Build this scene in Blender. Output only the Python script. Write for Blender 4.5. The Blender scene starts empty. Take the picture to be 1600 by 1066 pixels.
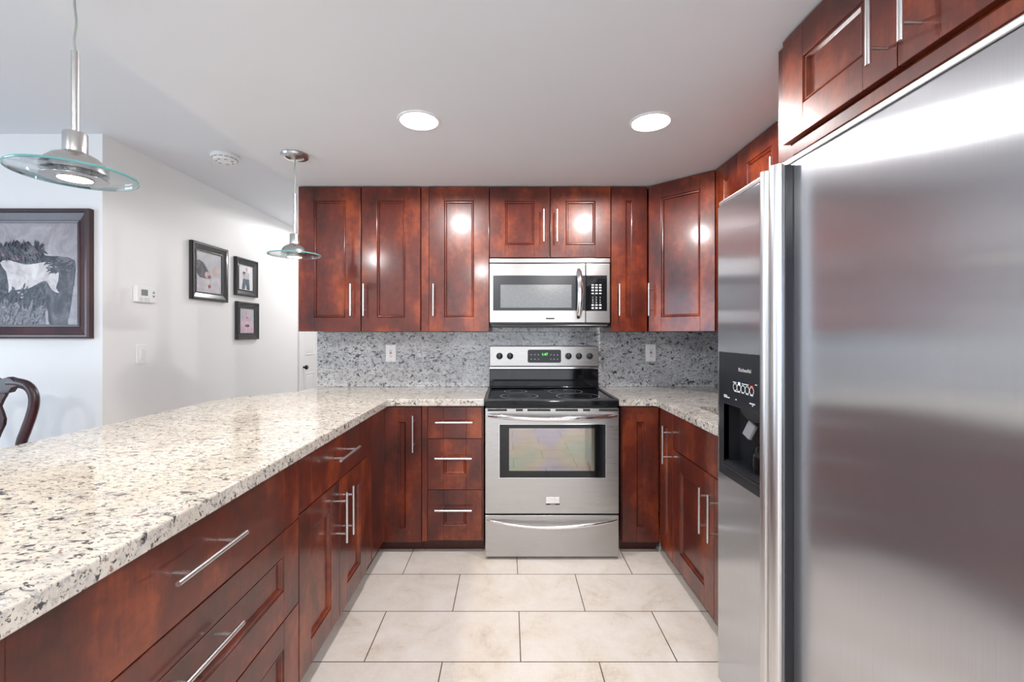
import bpy, bmesh, math, random
from mathutils import Vector, Matrix
random.seed(7)
PI = math.pi
R = math.radians
scene = bpy.context.scene
C = scene.collection

# ------------------------------------------------------------------ camera
cam_d = bpy.data.cameras.new('camera')
cam = bpy.data.objects.new('camera', cam_d)
C.objects.link(cam)
cam.location = (0, 0, 1.311)
cam.rotation_euler = (R(90), 0, 0)
cam_d.sensor_width = 36
cam_d.lens = 700 / 1600 * 36
cam_d.shift_x = 5 / 1600
cam_d.shift_y = -12 / 1600
cam_d.clip_start = 0.02
scene.camera = cam

# ------------------------------------------------------------------ world, exposure
world = bpy.data.worlds.new('world')
scene.world = world
world.use_nodes = True
bg = world.node_tree.nodes['Background']
bg.inputs[0].default_value = (0.72, 0.85, 1.0, 1)
bg.inputs[1].default_value = 1.2
vs = scene.view_settings
vs.view_transform = 'Standard'
vs.look = 'None'
vs.gamma = 1
vs.use_curve_mapping = False
vs.exposure = 0.28


def lamp(name, typ, loc, energy, color=(1, 1, 1), rot=(0, 0, 0), parent=None, **kw):
    d = bpy.data.lights.new(name, typ)
    d.energy = energy
    d.color = color
    for k, v in kw.items():
        setattr(d, k, v)
    o = bpy.data.objects.new(name, d)
    C.objects.link(o)
    o.location = loc
    o.rotation_euler = rot
    o.parent = parent
    return o


# added fill from behind the camera; daylight through the dining window on the left
lamp('fill_rear', 'AREA', (0.1, -2.9, 1.25), 24, (1.0, 0.98, 0.97), (R(90), 0, 0), shape='RECTANGLE', size=2.6, size_y=2.1)
lamp('daylight_dining_window', 'AREA', (-4.9, -0.1, 1.45), 44, (0.62, 0.81, 1.0), (R(90), 0, R(-90)), shape='RECTANGLE', size=1.9, size_y=1.4)


# ------------------------------------------------------------------ node helpers
def newmat(name):
    m = bpy.data.materials.new(name)
    m.use_nodes = True
    nt = m.node_tree
    p = nt.nodes['Principled BSDF']
    return m, nt, p


def N(nt, typ, **kw):
    n = nt.nodes.new(typ)
    for k, v in kw.items():
        if isinstance(k, str) and hasattr(n, k):
            setattr(n, k, v)
    return n


def L(nt, a, b):
    nt.links.new(a, b)


def ramp(nt, fac, stops, interp='LINEAR'):
    r = N(nt, 'ShaderNodeValToRGB')
    r.color_ramp.interpolation = interp
    els = r.color_ramp.elements
    while len(els) < len(stops):
        els.new(0.5)
    for e, (pos, col) in zip(els, stops):
        e.position = pos
        e.color = col if len(col) == 4 else (*col, 1)
    L(nt, fac, r.inputs[0])
    return r.outputs[0]


def mapped(nt, scale=(1, 1, 1), rot=(0, 0, 0), loc=(0, 0, 0), coord='Object', vec=None):
    mp = N(nt, 'ShaderNodeMapping')
    if vec is None:
        tc = N(nt, 'ShaderNodeTexCoord')
        vec = tc.outputs[coord]
    L(nt, vec, mp.inputs[0])
    mp.inputs['Location'].default_value = loc
    mp.inputs['Rotation'].default_value = rot
    mp.inputs['Scale'].default_value = scale
    return mp.outputs[0]


def noise(nt, vec, scale, detail=3, rough=0.5, dist=0.0):
    n = N(nt, 'ShaderNodeTexNoise')
    n.inputs['Scale'].default_value = scale
    n.inputs['Detail'].default_value = detail
    n.inputs['Roughness'].default_value = rough
    n.inputs['Distortion'].default_value = dist
    if vec is not None:
        L(nt, vec, n.inputs['Vector'])
    return n.outputs['Fac']


def mix(nt, fac, a, b, mode='MIX'):
    n = N(nt, 'ShaderNodeMix')
    n.data_type = 'RGBA'
    n.blend_type = mode
    for s, v in ((0, fac), (6, a), (7, b)):
        if hasattr(v, 'links') or hasattr(v, 'is_output'):
            L(nt, v, n.inputs[s])
        else:
            n.inputs[s].default_value = v if not isinstance(v, tuple) or len(v) == 4 else (*v, 1)
    return n.outputs[2]


def math_(nt, op, a, b=None, c=None):
    n = N(nt, 'ShaderNodeMath')
    n.operation = op
    for i, v in enumerate((a, b, c)):
        if v is None:
            continue
        if hasattr(v, 'is_output'):
            L(nt, v, n.inputs[i])
        else:
            n.inputs[i].default_value = v
    return n.outputs[0]


def bump(nt, p, height, strength=0.2, dist=0.002):
    b = N(nt, 'ShaderNodeBump')
    b.inputs['Strength'].default_value = strength
    b.inputs['Distance'].default_value = dist
    L(nt, height, b.inputs['Height'])
    L(nt, b.outputs[0], p.inputs['Normal'])


def simple(name, col, rough=0.5, metal=0.0, coat=0.0, var=0.04, vscale=6, emis=None, estr=0.0, spec=None):
    m, nt, p = newmat(name)
    f = noise(nt, mapped(nt), vscale, 4)
    c2 = tuple(max(0, c * (1 - var)) for c in col)
    c1 = tuple(min(1, c * (1 + var)) for c in col)
    L(nt, ramp(nt, f, [(0.3, c2), (0.7, c1)]), p.inputs['Base Color'])
    p.inputs['Roughness'].default_value = rough
    p.inputs['Metallic'].default_value = metal
    p.inputs['Coat Weight'].default_value = coat
    p.inputs['Coat Roughness'].default_value = 0.05
    if spec is not None:
        p.inputs['Specular IOR Level'].default_value = spec
    if emis:
        p.inputs['Emission Color'].default_value = (*emis, 1)
        p.inputs['Emission Strength'].default_value = estr
    return m


# ------------------------------------------------------------------ materials
def wood_mat(name, dark, mid, light, rough=0.24, coat=0.55, croug=0.07, gscale=1.0):
    m, nt, p = newmat(name)
    tc = N(nt, 'ShaderNodeTexCoord')
    oi = N(nt, 'ShaderNodeObjectInfo')
    sh = N(nt, 'ShaderNodeVectorMath')
    sh.operation = 'SCALE'
    comb = N(nt, 'ShaderNodeCombineXYZ')
    comb.inputs[0].default_value = 13
    comb.inputs[1].default_value = 5
    comb.inputs[2].default_value = 9
    L(nt, comb.outputs[0], sh.inputs[0])
    L(nt, oi.outputs['Random'], sh.inputs['Scale'])
    ad = N(nt, 'ShaderNodeVectorMath')
    ad.operation = 'ADD'
    L(nt, tc.outputs['Object'], ad.inputs[0])
    L(nt, sh.outputs[0], ad.inputs[1])
    v = ad.outputs[0]
    big = noise(nt, mapped(nt, (1, 1, 0.55), vec=v), 5.0 * gscale, 6, 0.58, 0.0)
    fine = noise(nt, mapped(nt, (1, 1, 0.06), vec=v), 160, 3, 0.6)
    blot = noise(nt, v, 32, 3, 0.6)
    f = math_(nt, 'ADD', math_(nt, 'MULTIPLY', big, 0.74), math_(nt, 'ADD', math_(nt, 'MULTIPLY', fine, 0.10), math_(nt, 'MULTIPLY', blot, 0.16)))
    L(nt, ramp(nt, f, [(0.33, dark), (0.5, mid), (0.70, light)]), p.inputs['Base Color'])
    p.inputs['Roughness'].default_value = rough
    p.inputs['Coat Weight'].default_value = coat
    p.inputs['Coat Roughness'].default_value = croug
    p.inputs['Specular IOR Level'].default_value = 0.4
    return m


WOOD = wood_mat('cherry_wood', (0.034, 0.0048, 0.0028), (0.120, 0.0155, 0.006), (0.37, 0.070, 0.015), 0.33, 0.5, 0.13)
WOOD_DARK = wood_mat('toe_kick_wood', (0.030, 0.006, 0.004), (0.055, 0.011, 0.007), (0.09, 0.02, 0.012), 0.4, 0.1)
MAHOG = wood_mat('dark_mahogany', (0.018, 0.006, 0.010), (0.040, 0.012, 0.016), (0.075, 0.022, 0.026), 0.3, 0.25)


def granite_mat(name, base1, base2, grey, dark, warm, cover=0.0):
    m, nt, p = newmat(name)
    tc = N(nt, 'ShaderNodeTexCoord')
    ob = tc.outputs['Object']
    st = (1.0, 1.7, 1.35)

    def mask(scale, lo, hi, rot, loc, det=4, dist=0.4, mod=0.0):
        n = noise(nt, mapped(nt, st, (0, R(12), R(rot)), loc, vec=ob), scale, det, 0.62, dist)
        if mod:
            n = math_(nt, 'ADD', n, math_(nt, 'MULTIPLY', math_(nt, 'SUBTRACT', noise(nt, ob, 9, 2), 0.5), mod))
        return ramp(nt, n, [(lo - cover, (0, 0, 0)), (hi - cover, (1, 1, 1))])
    base = ramp(nt, noise(nt, ob, 6, 4, 0.6), [(0.35, base1), (0.65, base2)])
    c = mix(nt, math_(nt, 'MULTIPLY', mask(20, 0.46, 0.66, 22, (1, 2, 3)), 0.45), base, grey)
    c = mix(nt, math_(nt, 'MULTIPLY', mask(52, 0.53, 0.62, 26, (5, 2, 3)), 0.75), c, grey)
    c = mix(nt, math_(nt, 'MULTIPLY', mask(38, 0.63, 0.66, 15, (9, 4, 2), 3), 0.75), c, warm)
    c = mix(nt, math_(nt, 'MULTIPLY', mask(34, 0.580, 0.622, 28, (3, 1, 7), 5, 0.7, 0.12), 0.92), c, dark)
    c = mix(nt, math_(nt, 'MULTIPLY', mask(80, 0.605, 0.640, 20, (2, 8, 5), 3, 0.5), 0.85), c, dark)
    L(nt, c, p.inputs['Base Color'])
    p.inputs['Roughness'].default_value = 0.10
    p.inputs['Specular IOR Level'].default_value = 0.6
    return m


GRANITE = granite_mat('granite_counter', (0.60, 0.55, 0.475), (0.74, 0.695, 0.625), (0.36, 0.355, 0.36), (0.035, 0.035, 0.045), (0.20, 0.085, 0.07))
SPLASH = granite_mat('granite_backsplash_shaded', (0.50, 0.51, 0.53), (0.64, 0.65, 0.67), (0.25, 0.26, 0.28), (0.02, 0.02, 0.027), (0.14, 0.10, 0.10), 0.003)  # same granite as the counter; the greyer light is put into the colour


def steel_mat(name, col, rough, axis, amt=0.10, aniso=0.0, arot=0.0, metal=1.0):
    m, nt, p = newmat(name)
    if aniso:
        tg = N(nt, 'ShaderNodeTangent')
        tg.direction_type = 'UV_MAP'
        tg.uv_map = 'UVMap'
        L(nt, tg.outputs[0], p.inputs['Tangent'])
        p.inputs['Anisotropic'].default_value = aniso
        p.inputs['Anisotropic Rotation'].default_value = arot
    sc = [220, 220, 220]
    sc[axis] = 1.5
    f = noise(nt, mapped(nt, tuple(sc)), 3.0, 4, 0.6)
    cl = noise(nt, mapped(nt), 2.2, 3)
    c2 = tuple(c * (1 - amt) for c in col)
    c1 = tuple(min(1, c * (1 + amt * 0.6)) for c in col)
    L(nt, ramp(nt, f, [(0.3, c2), (0.7, c1)]), p.inputs['Base Color'])
    p.inputs['Metallic'].default_value = metal
    r = N(nt, 'ShaderNodeMapRange')
    r.inputs['To Min'].default_value = rough * 0.8
    r.inputs['To Max'].default_value = rough * 1.25
    L(nt, math_(nt, 'ADD', math_(nt, 'MULTIPLY', f, 0.6), math_(nt, 'MULTIPLY', cl, 0.4)), r.inputs['Value'])
    L(nt, r.outputs[0], p.inputs['Roughness'])
    return m


STEEL_V = steel_mat('brushed_steel_vertical', (0.56, 0.575, 0.61), 0.17, 2, 0.06, 0.9, 0.0, 0.86)
STEEL_H = steel_mat('brushed_steel_horizontal', (0.42, 0.408, 0.398), 0.28, 0, 0.06, 0.6, 0.25, 0.9)
STEEL_BAR = steel_mat('satin_steel_bar', (0.68, 0.68, 0.685), 0.34, 2, 0.03)
NICKEL = steel_mat('brushed_nickel', (0.55, 0.54, 0.53), 0.26, 2, 0.05)
CHROME = simple('polished_steel', (0.80, 0.80, 0.82), 0.10, 1.0, var=0.02)
BLACK_GLASS = simple('black_ceramic_glass', (0.007, 0.0075, 0.009), 0.05, 0, 0.0, spec=0.42)
BLACK_PLASTIC = simple('black_plastic', (0.018, 0.019, 0.022), 0.28, 0, 0.0)
DARK_PANEL = simple('charcoal_panel', (0.022, 0.024, 0.029), 0.22, 0, 0.0, spec=0.35)
BLACK_MATTE = simple('black_shadow_gap', (0.006, 0.006, 0.007), 0.6)
BLACK_WOOD = simple('black_lacquer_frame', (0.016, 0.016, 0.018), 0.22, 0, 0.5)
WHITE_PLASTIC = simple('white_plastic', (0.84, 0.84, 0.85), 0.32, 0, 0.1, var=0.01)
GREY_MARK = simple('grey_marking', (0.30, 0.30, 0.32), 0.5)
DARK_MARK = simple('dark_marking', (0.04, 0.04, 0.045), 0.5)
WHITE_PRINT = simple('white_print', (0.75, 0.76, 0.78), 0.5)
RED_PLASTIC = simple('red_button', (0.45, 0.02, 0.03), 0.35)
RING_MARK = simple('burner_ring_print', (0.50, 0.51, 0.53), 0.25)
GREEN_LED = simple('green_led', (0.1, 0.9, 0.1), 0.5, emis=(0.12, 1.0, 0.08), estr=1.6)
BLUE_LED = simple('blue_led', (0.4, 0.6, 1), 0.5, emis=(0.4, 0.6, 1.0), estr=1.2)
RED_LED = simple('red_led', (1, 0.1, 0.05), 0.5, emis=(1.0, 0.1, 0.05), estr=1.0)
BULB = simple('lit_bulb', (1, 1, 1), 0.5, emis=(1.0, 0.84, 0.58), estr=14)
LED_WHITE = simple('lit_recessed_lens', (1, 1, 1), 0.5, emis=(1.0, 0.98, 0.97), estr=30)
LCD = simple('lcd_screen', (0.20, 0.24, 0.24), 0.25)
TRIM_WHITE = simple('white_trim_paint', (0.80, 0.80, 0.81), 0.35, var=0.01)
CEILING_M = simple('ceiling_paint', (0.76, 0.785, 0.835), 0.75, var=0.012, vscale=2)
HARDWARE = simple('dark_knob', (0.03, 0.03, 0.03), 0.3, 0.8)


def wall_mat(name, col):
    m, nt, p = newmat(name)
    f = noise(nt, mapped(nt), 2.0, 4)
    L(nt, ramp(nt, f, [(0.3, tuple(c * 0.975 for c in col)), (0.7, col)]), p.inputs['Base Color'])
    p.inputs['Roughness'].default_value = 0.55
    bump(nt, p, noise(nt, mapped(nt), 140, 3), 0.05, 0.001)
    return m


WALL = wall_mat('wall_paint', (0.86, 0.86, 0.865))


def floor_mat():
    m, nt, p = newmat('porcelain_tile_floor')
    b = N(nt, 'ShaderNodeTexBrick')
    b.offset = 0.5
    b.offset_frequency = 2
    b.squash = 1.0
    L(nt, mapped(nt, loc=(0.265 + 12.5, -2.112 + 0.325 * 31, 0)), b.inputs['Vector'])
    b.inputs['Scale'].default_value = 1.0
    b.inputs['Mortar Size'].default_value = 0.0022
    b.inputs['Mortar Smooth'].default_value = 0.1
    b.inputs['Bias'].default_value = 0.0
    b.inputs['Brick Width'].default_value = 0.625
    b.inputs['Row Height'].default_value = 0.325
    b.inputs['Color1'].default_value = (0.96, 0.96, 0.96, 1)
    b.inputs['Color2'].default_value = (1, 1, 1, 1)
    b.inputs['Mortar'].default_value = (0.10, 0.065, 0.045, 1)
    sm = noise(nt, mapped(nt, (1, 1, 1)), 4.5, 6, 0.68, 0.5)
    fib = noise(nt, mapped(nt, (1, 7, 1)), 26, 5, 0.7)
    fib2 = noise(nt, mapped(nt, (7, 1, 1)), 26, 5, 0.7)
    f = math_(nt, 'ADD', math_(nt, 'MULTIPLY', sm, 0.6), math_(nt, 'MULTIPLY', math_(nt, 'ADD', fib, fib2), 0.2))
    col = ramp(nt, f, [(0.34, (0.60, 0.51, 0.42)), (0.46, (0.76, 0.70, 0.63)), (0.6, (0.83, 0.79, 0.75))])
    L(nt, mix(nt, 1.0, col, b.outputs['Color'], 'MULTIPLY'), p.inputs['Base Color'])
    p.inputs['Roughness'].default_value = 0.30
    bump(nt, p, math_(nt, 'SUBTRACT', math_(nt, 'MULTIPLY', f, 0.15), b.outputs['Fac']), 0.35, 0.002)
    return m


FLOOR = floor_mat()


def glass_mat(name, col, rough=0.0, ior=1.45):
    m, nt, p = newmat(name)
    f = noise(nt, mapped(nt), 3, 2)
    L(nt, ramp(nt, f, [(0.3, tuple(c * 0.99 for c in col)), (0.7, col)]), p.inputs['Base Color'])
    p.inputs['Transmission Weight'].default_value = 1
    p.inputs['Roughness'].default_value = rough
    p.inputs['IOR'].default_value = ior
    return m


def thin_glass(name, tint, refl, edge):
    m, nt, p = newmat(name)
    nt.nodes.remove(p)
    out = [n for n in nt.nodes if n.type == 'OUTPUT_MATERIAL'][0]
    tr = N(nt, 'ShaderNodeBsdfTransparent')
    tr.inputs[0].default_value = (*tint, 1)
    gl = N(nt, 'ShaderNodeBsdfGlossy')
    gl.inputs['Roughness'].default_value = 0.02
    gl.inputs['Color'].default_value = (*edge, 1)
    lw = N(nt, 'ShaderNodeFresnel')
    lw.inputs['IOR'].default_value = 1.5
    mx_ = N(nt, 'ShaderNodeMixShader')
    L(nt, math_(nt, 'MULTIPLY', lw.outputs[0], refl), mx_.inputs[0])
    L(nt, tr.outputs[0], mx_.inputs[1])
    L(nt, gl.outputs[0], mx_.inputs[2])
    L(nt, mx_.outputs[0], out.inputs[0])
    return m


GLASS = thin_glass('pendant_glass', (0.95, 0.975, 0.98), 0.7, (1, 1, 1))
GLASS_EDGE = simple('glass_edge_teal', (0.13, 0.36, 0.37), 0.08, 0, 0.2, var=0.2)
PANE = glass_mat('window_glass', (0.96, 0.98, 1.0))


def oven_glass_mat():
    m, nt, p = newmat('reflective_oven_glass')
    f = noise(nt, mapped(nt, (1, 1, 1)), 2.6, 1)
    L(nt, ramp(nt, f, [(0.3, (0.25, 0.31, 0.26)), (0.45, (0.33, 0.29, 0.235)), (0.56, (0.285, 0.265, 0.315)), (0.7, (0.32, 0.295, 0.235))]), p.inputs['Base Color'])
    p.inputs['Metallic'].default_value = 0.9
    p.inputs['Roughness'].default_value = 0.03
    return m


OVEN_GLASS = oven_glass_mat()


def mesh_window_mat():
    m, nt, p = newmat('microwave_mesh_window')
    w = N(nt, 'ShaderNodeTexVoronoi')
    w.inputs['Scale'].default_value = 320
    L(nt, mapped(nt), w.inputs['Vector'])
    L(nt, ramp(nt, w.outputs['Distance'], [(0.2, (0.07, 0.075, 0.08)), (0.5, (0.19, 0.195, 0.20))]), p.inputs['Base Color'])
    p.inputs['Roughness'].default_value = 0.16
    p.inputs['Metallic'].default_value = 0.25
    return m


MESHWIN = mesh_window_mat()


def art_mat(name, a, b, c, scale=9, dist=1.5, rough=0.5, stretch=(1, 1, 1), coat=0.0):
    m, nt, p = newmat(name)
    f = noise(nt, mapped(nt, stretch), scale, 7, 0.7, dist)
    L(nt, ramp(nt, f, [(0.32, a), (0.5, b), (0.66, c)]), p.inputs['Base Color'])
    p.inputs['Roughness'].default_value = rough
    p.inputs['Coat Weight'].default_value = coat
    p.inputs['Specular IOR Level'].default_value = 0.25
    return m


# ------------------------------------------------------------------ geometry helpers
class MB:
    def __init__(self):
        self.bm = bmesh.new()

    def merge(self, b2, smooth=None):
        me = bpy.data.meshes.new('tmp')
        b2.to_mesh(me)
        b2.free()
        self.bm.from_mesh(me)
        bpy.data.meshes.remove(me)

    def box(self, x0, x1, y0, y1, z0, z1, bev=0.0, seg=2, M=None):
        b = bmesh.new()
        bmesh.ops.create_cube(b, size=1)
        bmesh.ops.scale(b, vec=(abs(x1 - x0), abs(y1 - y0), abs(z1 - z0)), verts=b.verts)
        bmesh.ops.translate(b, vec=((x0 + x1) / 2, (y0 + y1) / 2, (z0 + z1) / 2), verts=b.verts)
        if bev > 0:
            bmesh.ops.bevel(b, geom=b.edges[:], offset=bev, segments=seg, affect='EDGES', profile=0.5)
        if M is not None:
            bmesh.ops.transform(b, matrix=M, verts=b.verts)
        self.merge(b)
        return self

    def prism(self, poly, z0, z1, bev=0.0, M=None):
        b = bmesh.new()
        vs_ = [b.verts.new((x, y, z0)) for x, y in poly]
        f = b.faces.new(vs_)
        r = bmesh.ops.extrude_face_region(b, geom=[f])
        nv = [g for g in r['geom'] if isinstance(g, bmesh.types.BMVert)]
        bmesh.ops.translate(b, vec=(0, 0, z1 - z0), verts=nv)
        bmesh.ops.recalc_face_normals(b, faces=b.faces)
        if bev > 0:
            ed = [e for e in b.edges if abs(e.verts[0].co.z - e.verts[1].co.z) < 1e-6]
            bmesh.ops.bevel(b, geom=ed, offset=bev, segments=3, affect='EDGES', profile=0.5)
        if M is not None:
            bmesh.ops.transform(b, matrix=M, verts=b.verts)
        self.merge(b)
        return self

    def tube(self, pts, rad, seg=12, caps=True, flat=(1, 1), up=None):
        pts = [Vector(p) for p in pts]
        n = len(pts)
        rads = rad if isinstance(rad, (list, tuple)) else [rad] * n
        b = bmesh.new()
        rings = []
        prev = None
        for i, p in enumerate(pts):
            if i == 0:
                t = pts[1] - pts[0]
            elif i == n - 1:
                t = pts[-1] - pts[-2]
            else:
                t = (pts[i + 1] - pts[i]).normalized() + (pts[i] - pts[i - 1]).normalized()
            t.normalize()
            if prev is None:
                a = Vector(up) if up else (Vector((0, 0, 1)) if abs(t.z) < 0.9 else Vector((1, 0, 0)))
            else:
                a = prev
            u = (a - t * a.dot(t)).normalized()
            v = t.cross(u)
            prev = u
            ring = []
            for k in range(seg):
                an = 2 * PI * k / seg
                ring.append(b.verts.new(p + (u * math.cos(an) * flat[0] + v * math.sin(an) * flat[1]) * rads[i]))
            rings.append(ring)
        for i in range(n - 1):
            for k in range(seg):
                b.faces.new((rings[i][k], rings[i][(k + 1) % seg], rings[i + 1][(k + 1) % seg], rings[i + 1][k]))
        if caps:
            b.faces.new(rings[0][::-1])
            b.faces.new(rings[-1])
        bmesh.ops.recalc_face_normals(b, faces=b.faces)
        for f in b.faces:
            f.smooth = len(f.verts) == 4
        self.merge(b)
        return self

    def lathe(self, prof, cx=0, cy=0, seg=40, M=None, smooth=True):
        b = bmesh.new()
        rings = []
        for r, z in prof:
            if r < 1e-5:
                rings.append([b.verts.new((cx, cy, z))])
            else:
                rings.append([b.verts.new((cx + r * math.cos(2 * PI * k / seg), cy + r * math.sin(2 * PI * k / seg), z)) for k in range(seg)])
        for a, c in zip(rings, rings[1:]):
            for k in range(seg):
                k2 = (k + 1) % seg
                if len(a) == 1 and len(c) == 1:
                    continue
                if len(a) == 1:
                    b.faces.new((a[0], c[k], c[k2]))
                elif len(c) == 1:
                    b.faces.new((a[k], a[k2], c[0]))
                else:
                    b.faces.new((a[k], a[k2], c[k2], c[k]))
        bmesh.ops.recalc_face_normals(b, faces=b.faces)
        for f in b.faces:
            f.smooth = smooth
        if M is not None:
            bmesh.ops.transform(b, matrix=M, verts=b.verts)
        self.merge(b)
        return self

    def ring_profile(self, x0, x1, z0, z1, prof, cap_last=True, y=0.0):
        """mitred moulding round a rectangle in the xz plane; prof = list of (inset, depth)"""
        b = bmesh.new()
        rings = []
        for ins, dep in prof:
            rings.append([b.verts.new(c) for c in ((x0 + ins, y + dep, z0 + ins), (x1 - ins, y + dep, z0 + ins), (x1 - ins, y + dep, z1 - ins), (x0 + ins, y + dep, z1 - ins))])
        for a, c in zip(rings, rings[1:]):
            for k in range(4):
                b.faces.new((a[k], a[(k + 1) % 4], c[(k + 1) % 4], c[k]))
        if cap_last:
            b.faces.new(rings[-1])
        bmesh.ops.recalc_face_normals(b, faces=b.faces)
        # face towards -y
        if cap_last:
            ff = [f for f in b.faces if len(f.verts) == 4][-1]
            if ff.normal.y > 0:
                bmesh.ops.reverse_faces(b, faces=b.faces)
        self.merge(b)
        return self

    def build(self, name, mat, parent=None, smooth=False):
        me = bpy.data.meshes.new(name)
        if smooth:
            for f in self.bm.faces:
                f.smooth = True
        for e in self.bm.edges:
            if len(e.link_faces) == 2 and e.calc_face_angle(0) > R(38):
                e.smooth = False
        if mat.name.startswith('brushed_steel'):
            uv = self.bm.loops.layers.uv.new('UVMap')
            self.bm.normal_update()
            for f in self.bm.faces:
                n_ = [abs(c) for c in f.normal]
                a_ = n_.index(max(n_))
                for lp in f.loops:
                    co = lp.vert.co
                    lp[uv].uv = ((co.x, co.z), (co.y, co.z), (co.x, co.y))[(1, 0, 2).index(a_)] if a_ != 2 else (co.x, co.y)
        self.bm.to_mesh(me)
        self.bm.free()
        me.materials.append(mat)
        o = bpy.data.objects.new(name, me)
        C.objects.link(o)
        if parent is not None:
            o.parent = parent
        return o


def thing(name, label, cat, loc=(0, 0, 0), rotz=0, group=None):
    o = bpy.data.objects.new(name, None)
    o.empty_display_size = 0.1
    C.objects.link(o)
    o.location = loc
    o.rotation_euler = (0, 0, rotz)
    o['label'] = label
    o['category'] = cat
    if group:
        o['group'] = group
    return o


def tag(o, label, cat, group=None):
    o['label'] = label
    o['category'] = cat
    if group:
        o['group'] = group
    return o


def struct(o):
    o['kind'] = 'structure'
    return o


def text_mesh(name, body, size, mat, parent, M, extrude=0.0004, align='CENTER', label=None):
    cu = bpy.data.curves.new(name + '_c', 'FONT')
    cu.body = body
    cu.size = size
    cu.extrude = extrude
    cu.align_x = align
    cu.align_y = 'CENTER'
    cu.resolution_u = 2
    tmp = bpy.data.objects.new(name + '_t', cu)
    C.objects.link(tmp)
    dg = bpy.context.evaluated_depsgraph_get()
    me = bpy.data.meshes.new_from_object(tmp.evaluated_get(dg))
    bpy.data.objects.remove(tmp)
    me.transform(M)
    me.materials.clear()
    me.materials.append(mat)
    me.name = name
    o = bpy.data.objects.new(name, me)
    C.objects.link(o)
    o.parent = parent
    if label:
        o['label'] = label
    return o


# text lying in the local xz plane facing -y, at (x, y, z)
def facing_front(x, y, z):
    return Matrix.Translation((x, y, z)) @ Matrix.Rotation(R(90), 4, 'X')


# ------------------------------------------------------------------ room shell
CZ = 2.264      # kitchen ceiling
LZ = 2.44       # dining / hall ceiling
XL = -2.30      # hall wall
YW = 3.27       # kitchen back wall
DW = 2.536      # dining wall
XR = 1.575

o = struct(MB().box(-5.1, 1.75, -3.1, 6.7, -0.1, 0.0).build('floor', FLOOR))
o = struct(MB().box(-5.1, -1.364, -3.1, 6.7, LZ, LZ + 0.1).build('ceiling_main', CEILING_M))
o.name = 'ceiling'
struct(MB().box(-1.364, 1.75, -3.1, YW + 0.13, CZ, LZ + 0.1).build('ceiling', CEILING_M))
struct(MB().box(-1.364, -0.9, YW + 0.13, 6.7, LZ, LZ + 0.1).build('ceiling', CEILING_M))
struct(MB().box(-1.40, XR + 0.12, YW, YW + 0.13, 0, CZ).build('wall_back', WALL))
struct(MB().box(XR, XR + 0.12, -3.1, YW, 0, CZ).build('wall_right', WALL))
struct(MB().box(-5.1, XL, DW, DW + 0.12, 0, LZ).build('wall_dining', WALL))
mb = MB()
mb.box(XL - 0.12, XL, DW + 0.12, 4.95, 0, LZ)
mb.box(XL - 0.12, XL, 5.78, 6.7, 0, LZ)
mb.box(XL - 0.12, XL, 4.95, 5.78, 2.05, LZ)
struct(mb.build('wall_left', WALL))
struct(MB().box(XL - 0.12, -0.9, 6.58, 6.7, 0, LZ).build('wall_hall_end', WALL))
struct(MB().box(-1.02, -0.9, YW + 0.13, 6.58, 0, LZ).build('wall_hall_right', WALL))
# dining far-left wall with window opening
mb = MB()
mb.box(-5.1, -5.0, -3.1, -1.0, 0, LZ)
mb.box(-5.1, -5.0, 0.8, DW, 0, LZ)
mb.box(-5.1, -5.0, -1.0, 0.8, 0, 0.8)
mb.box(-5.1, -5.0, -1.0, 0.8, 2.1, LZ)
struct(mb.build('wall_far_left', WALL))
mb = MB()
mb.box(-5.09, -5.01, -1.0, -0.95, 0.8, 2.1)
mb.box(-5.09, -5.01, 0.75, 0.8, 0.8, 2.1)
mb.box(-5.09, -5.01, -0.13, -0.07, 0.8, 2.1)
mb.box(-5.09, -5.01, -1.0, 0.8, 0.8, 0.85)
mb.box(-5.09, -5.01, -1.0, 0.8, 2.05, 2.1)
w1 = struct(mb.build('window_1', TRIM_WHITE))
MB().box(-5.053, -5.047, -0.95, 0.75, 0.85, 2.05).build('pane', PANE, w1)
# rear wall with an added, unseen glazed door for the fill light
mb = MB()
mb.box(-5.0, -1.3, -3.1, -3.0, 0, LZ)
mb.box(1.5, 1.75, -3.1, -3.0, 0, CZ)
mb.box(-1.3, 1.5, -3.1, -3.0, 2.12, CZ)
struct(mb.build('wall_rear', WALL))
mb = MB()
for xa, xb in ((-1.3, -1.23), (0.065, 0.135), (1.43, 1.5)):
    mb.box(xa, xb, -3.08, -3.02, 0, 2.12)
mb.box(-1.3, 1.5, -3.08, -3.02, 2.05, 2.12)
mb.box(-1.3, 1.5, -3.08, -3.02, 0, 0.08)
w2 = struct(mb.build('added_door', TRIM_WHITE))
MB().box(-1.23, 1.43, -3.053, -3.047, 0.08, 2.05).build('pane', PANE, w2)
# baseboards
struct(MB().box(-5.0, XL, DW - 0.015, DW, 0, 0.10, 0.004).build('baseboard_dining', TRIM_WHITE))
struct(MB().box(XL, XL + 0.015, DW + 0.0, 4.88, 0, 0.10, 0.004).build('baseboard_left', TRIM_WHITE))

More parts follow.
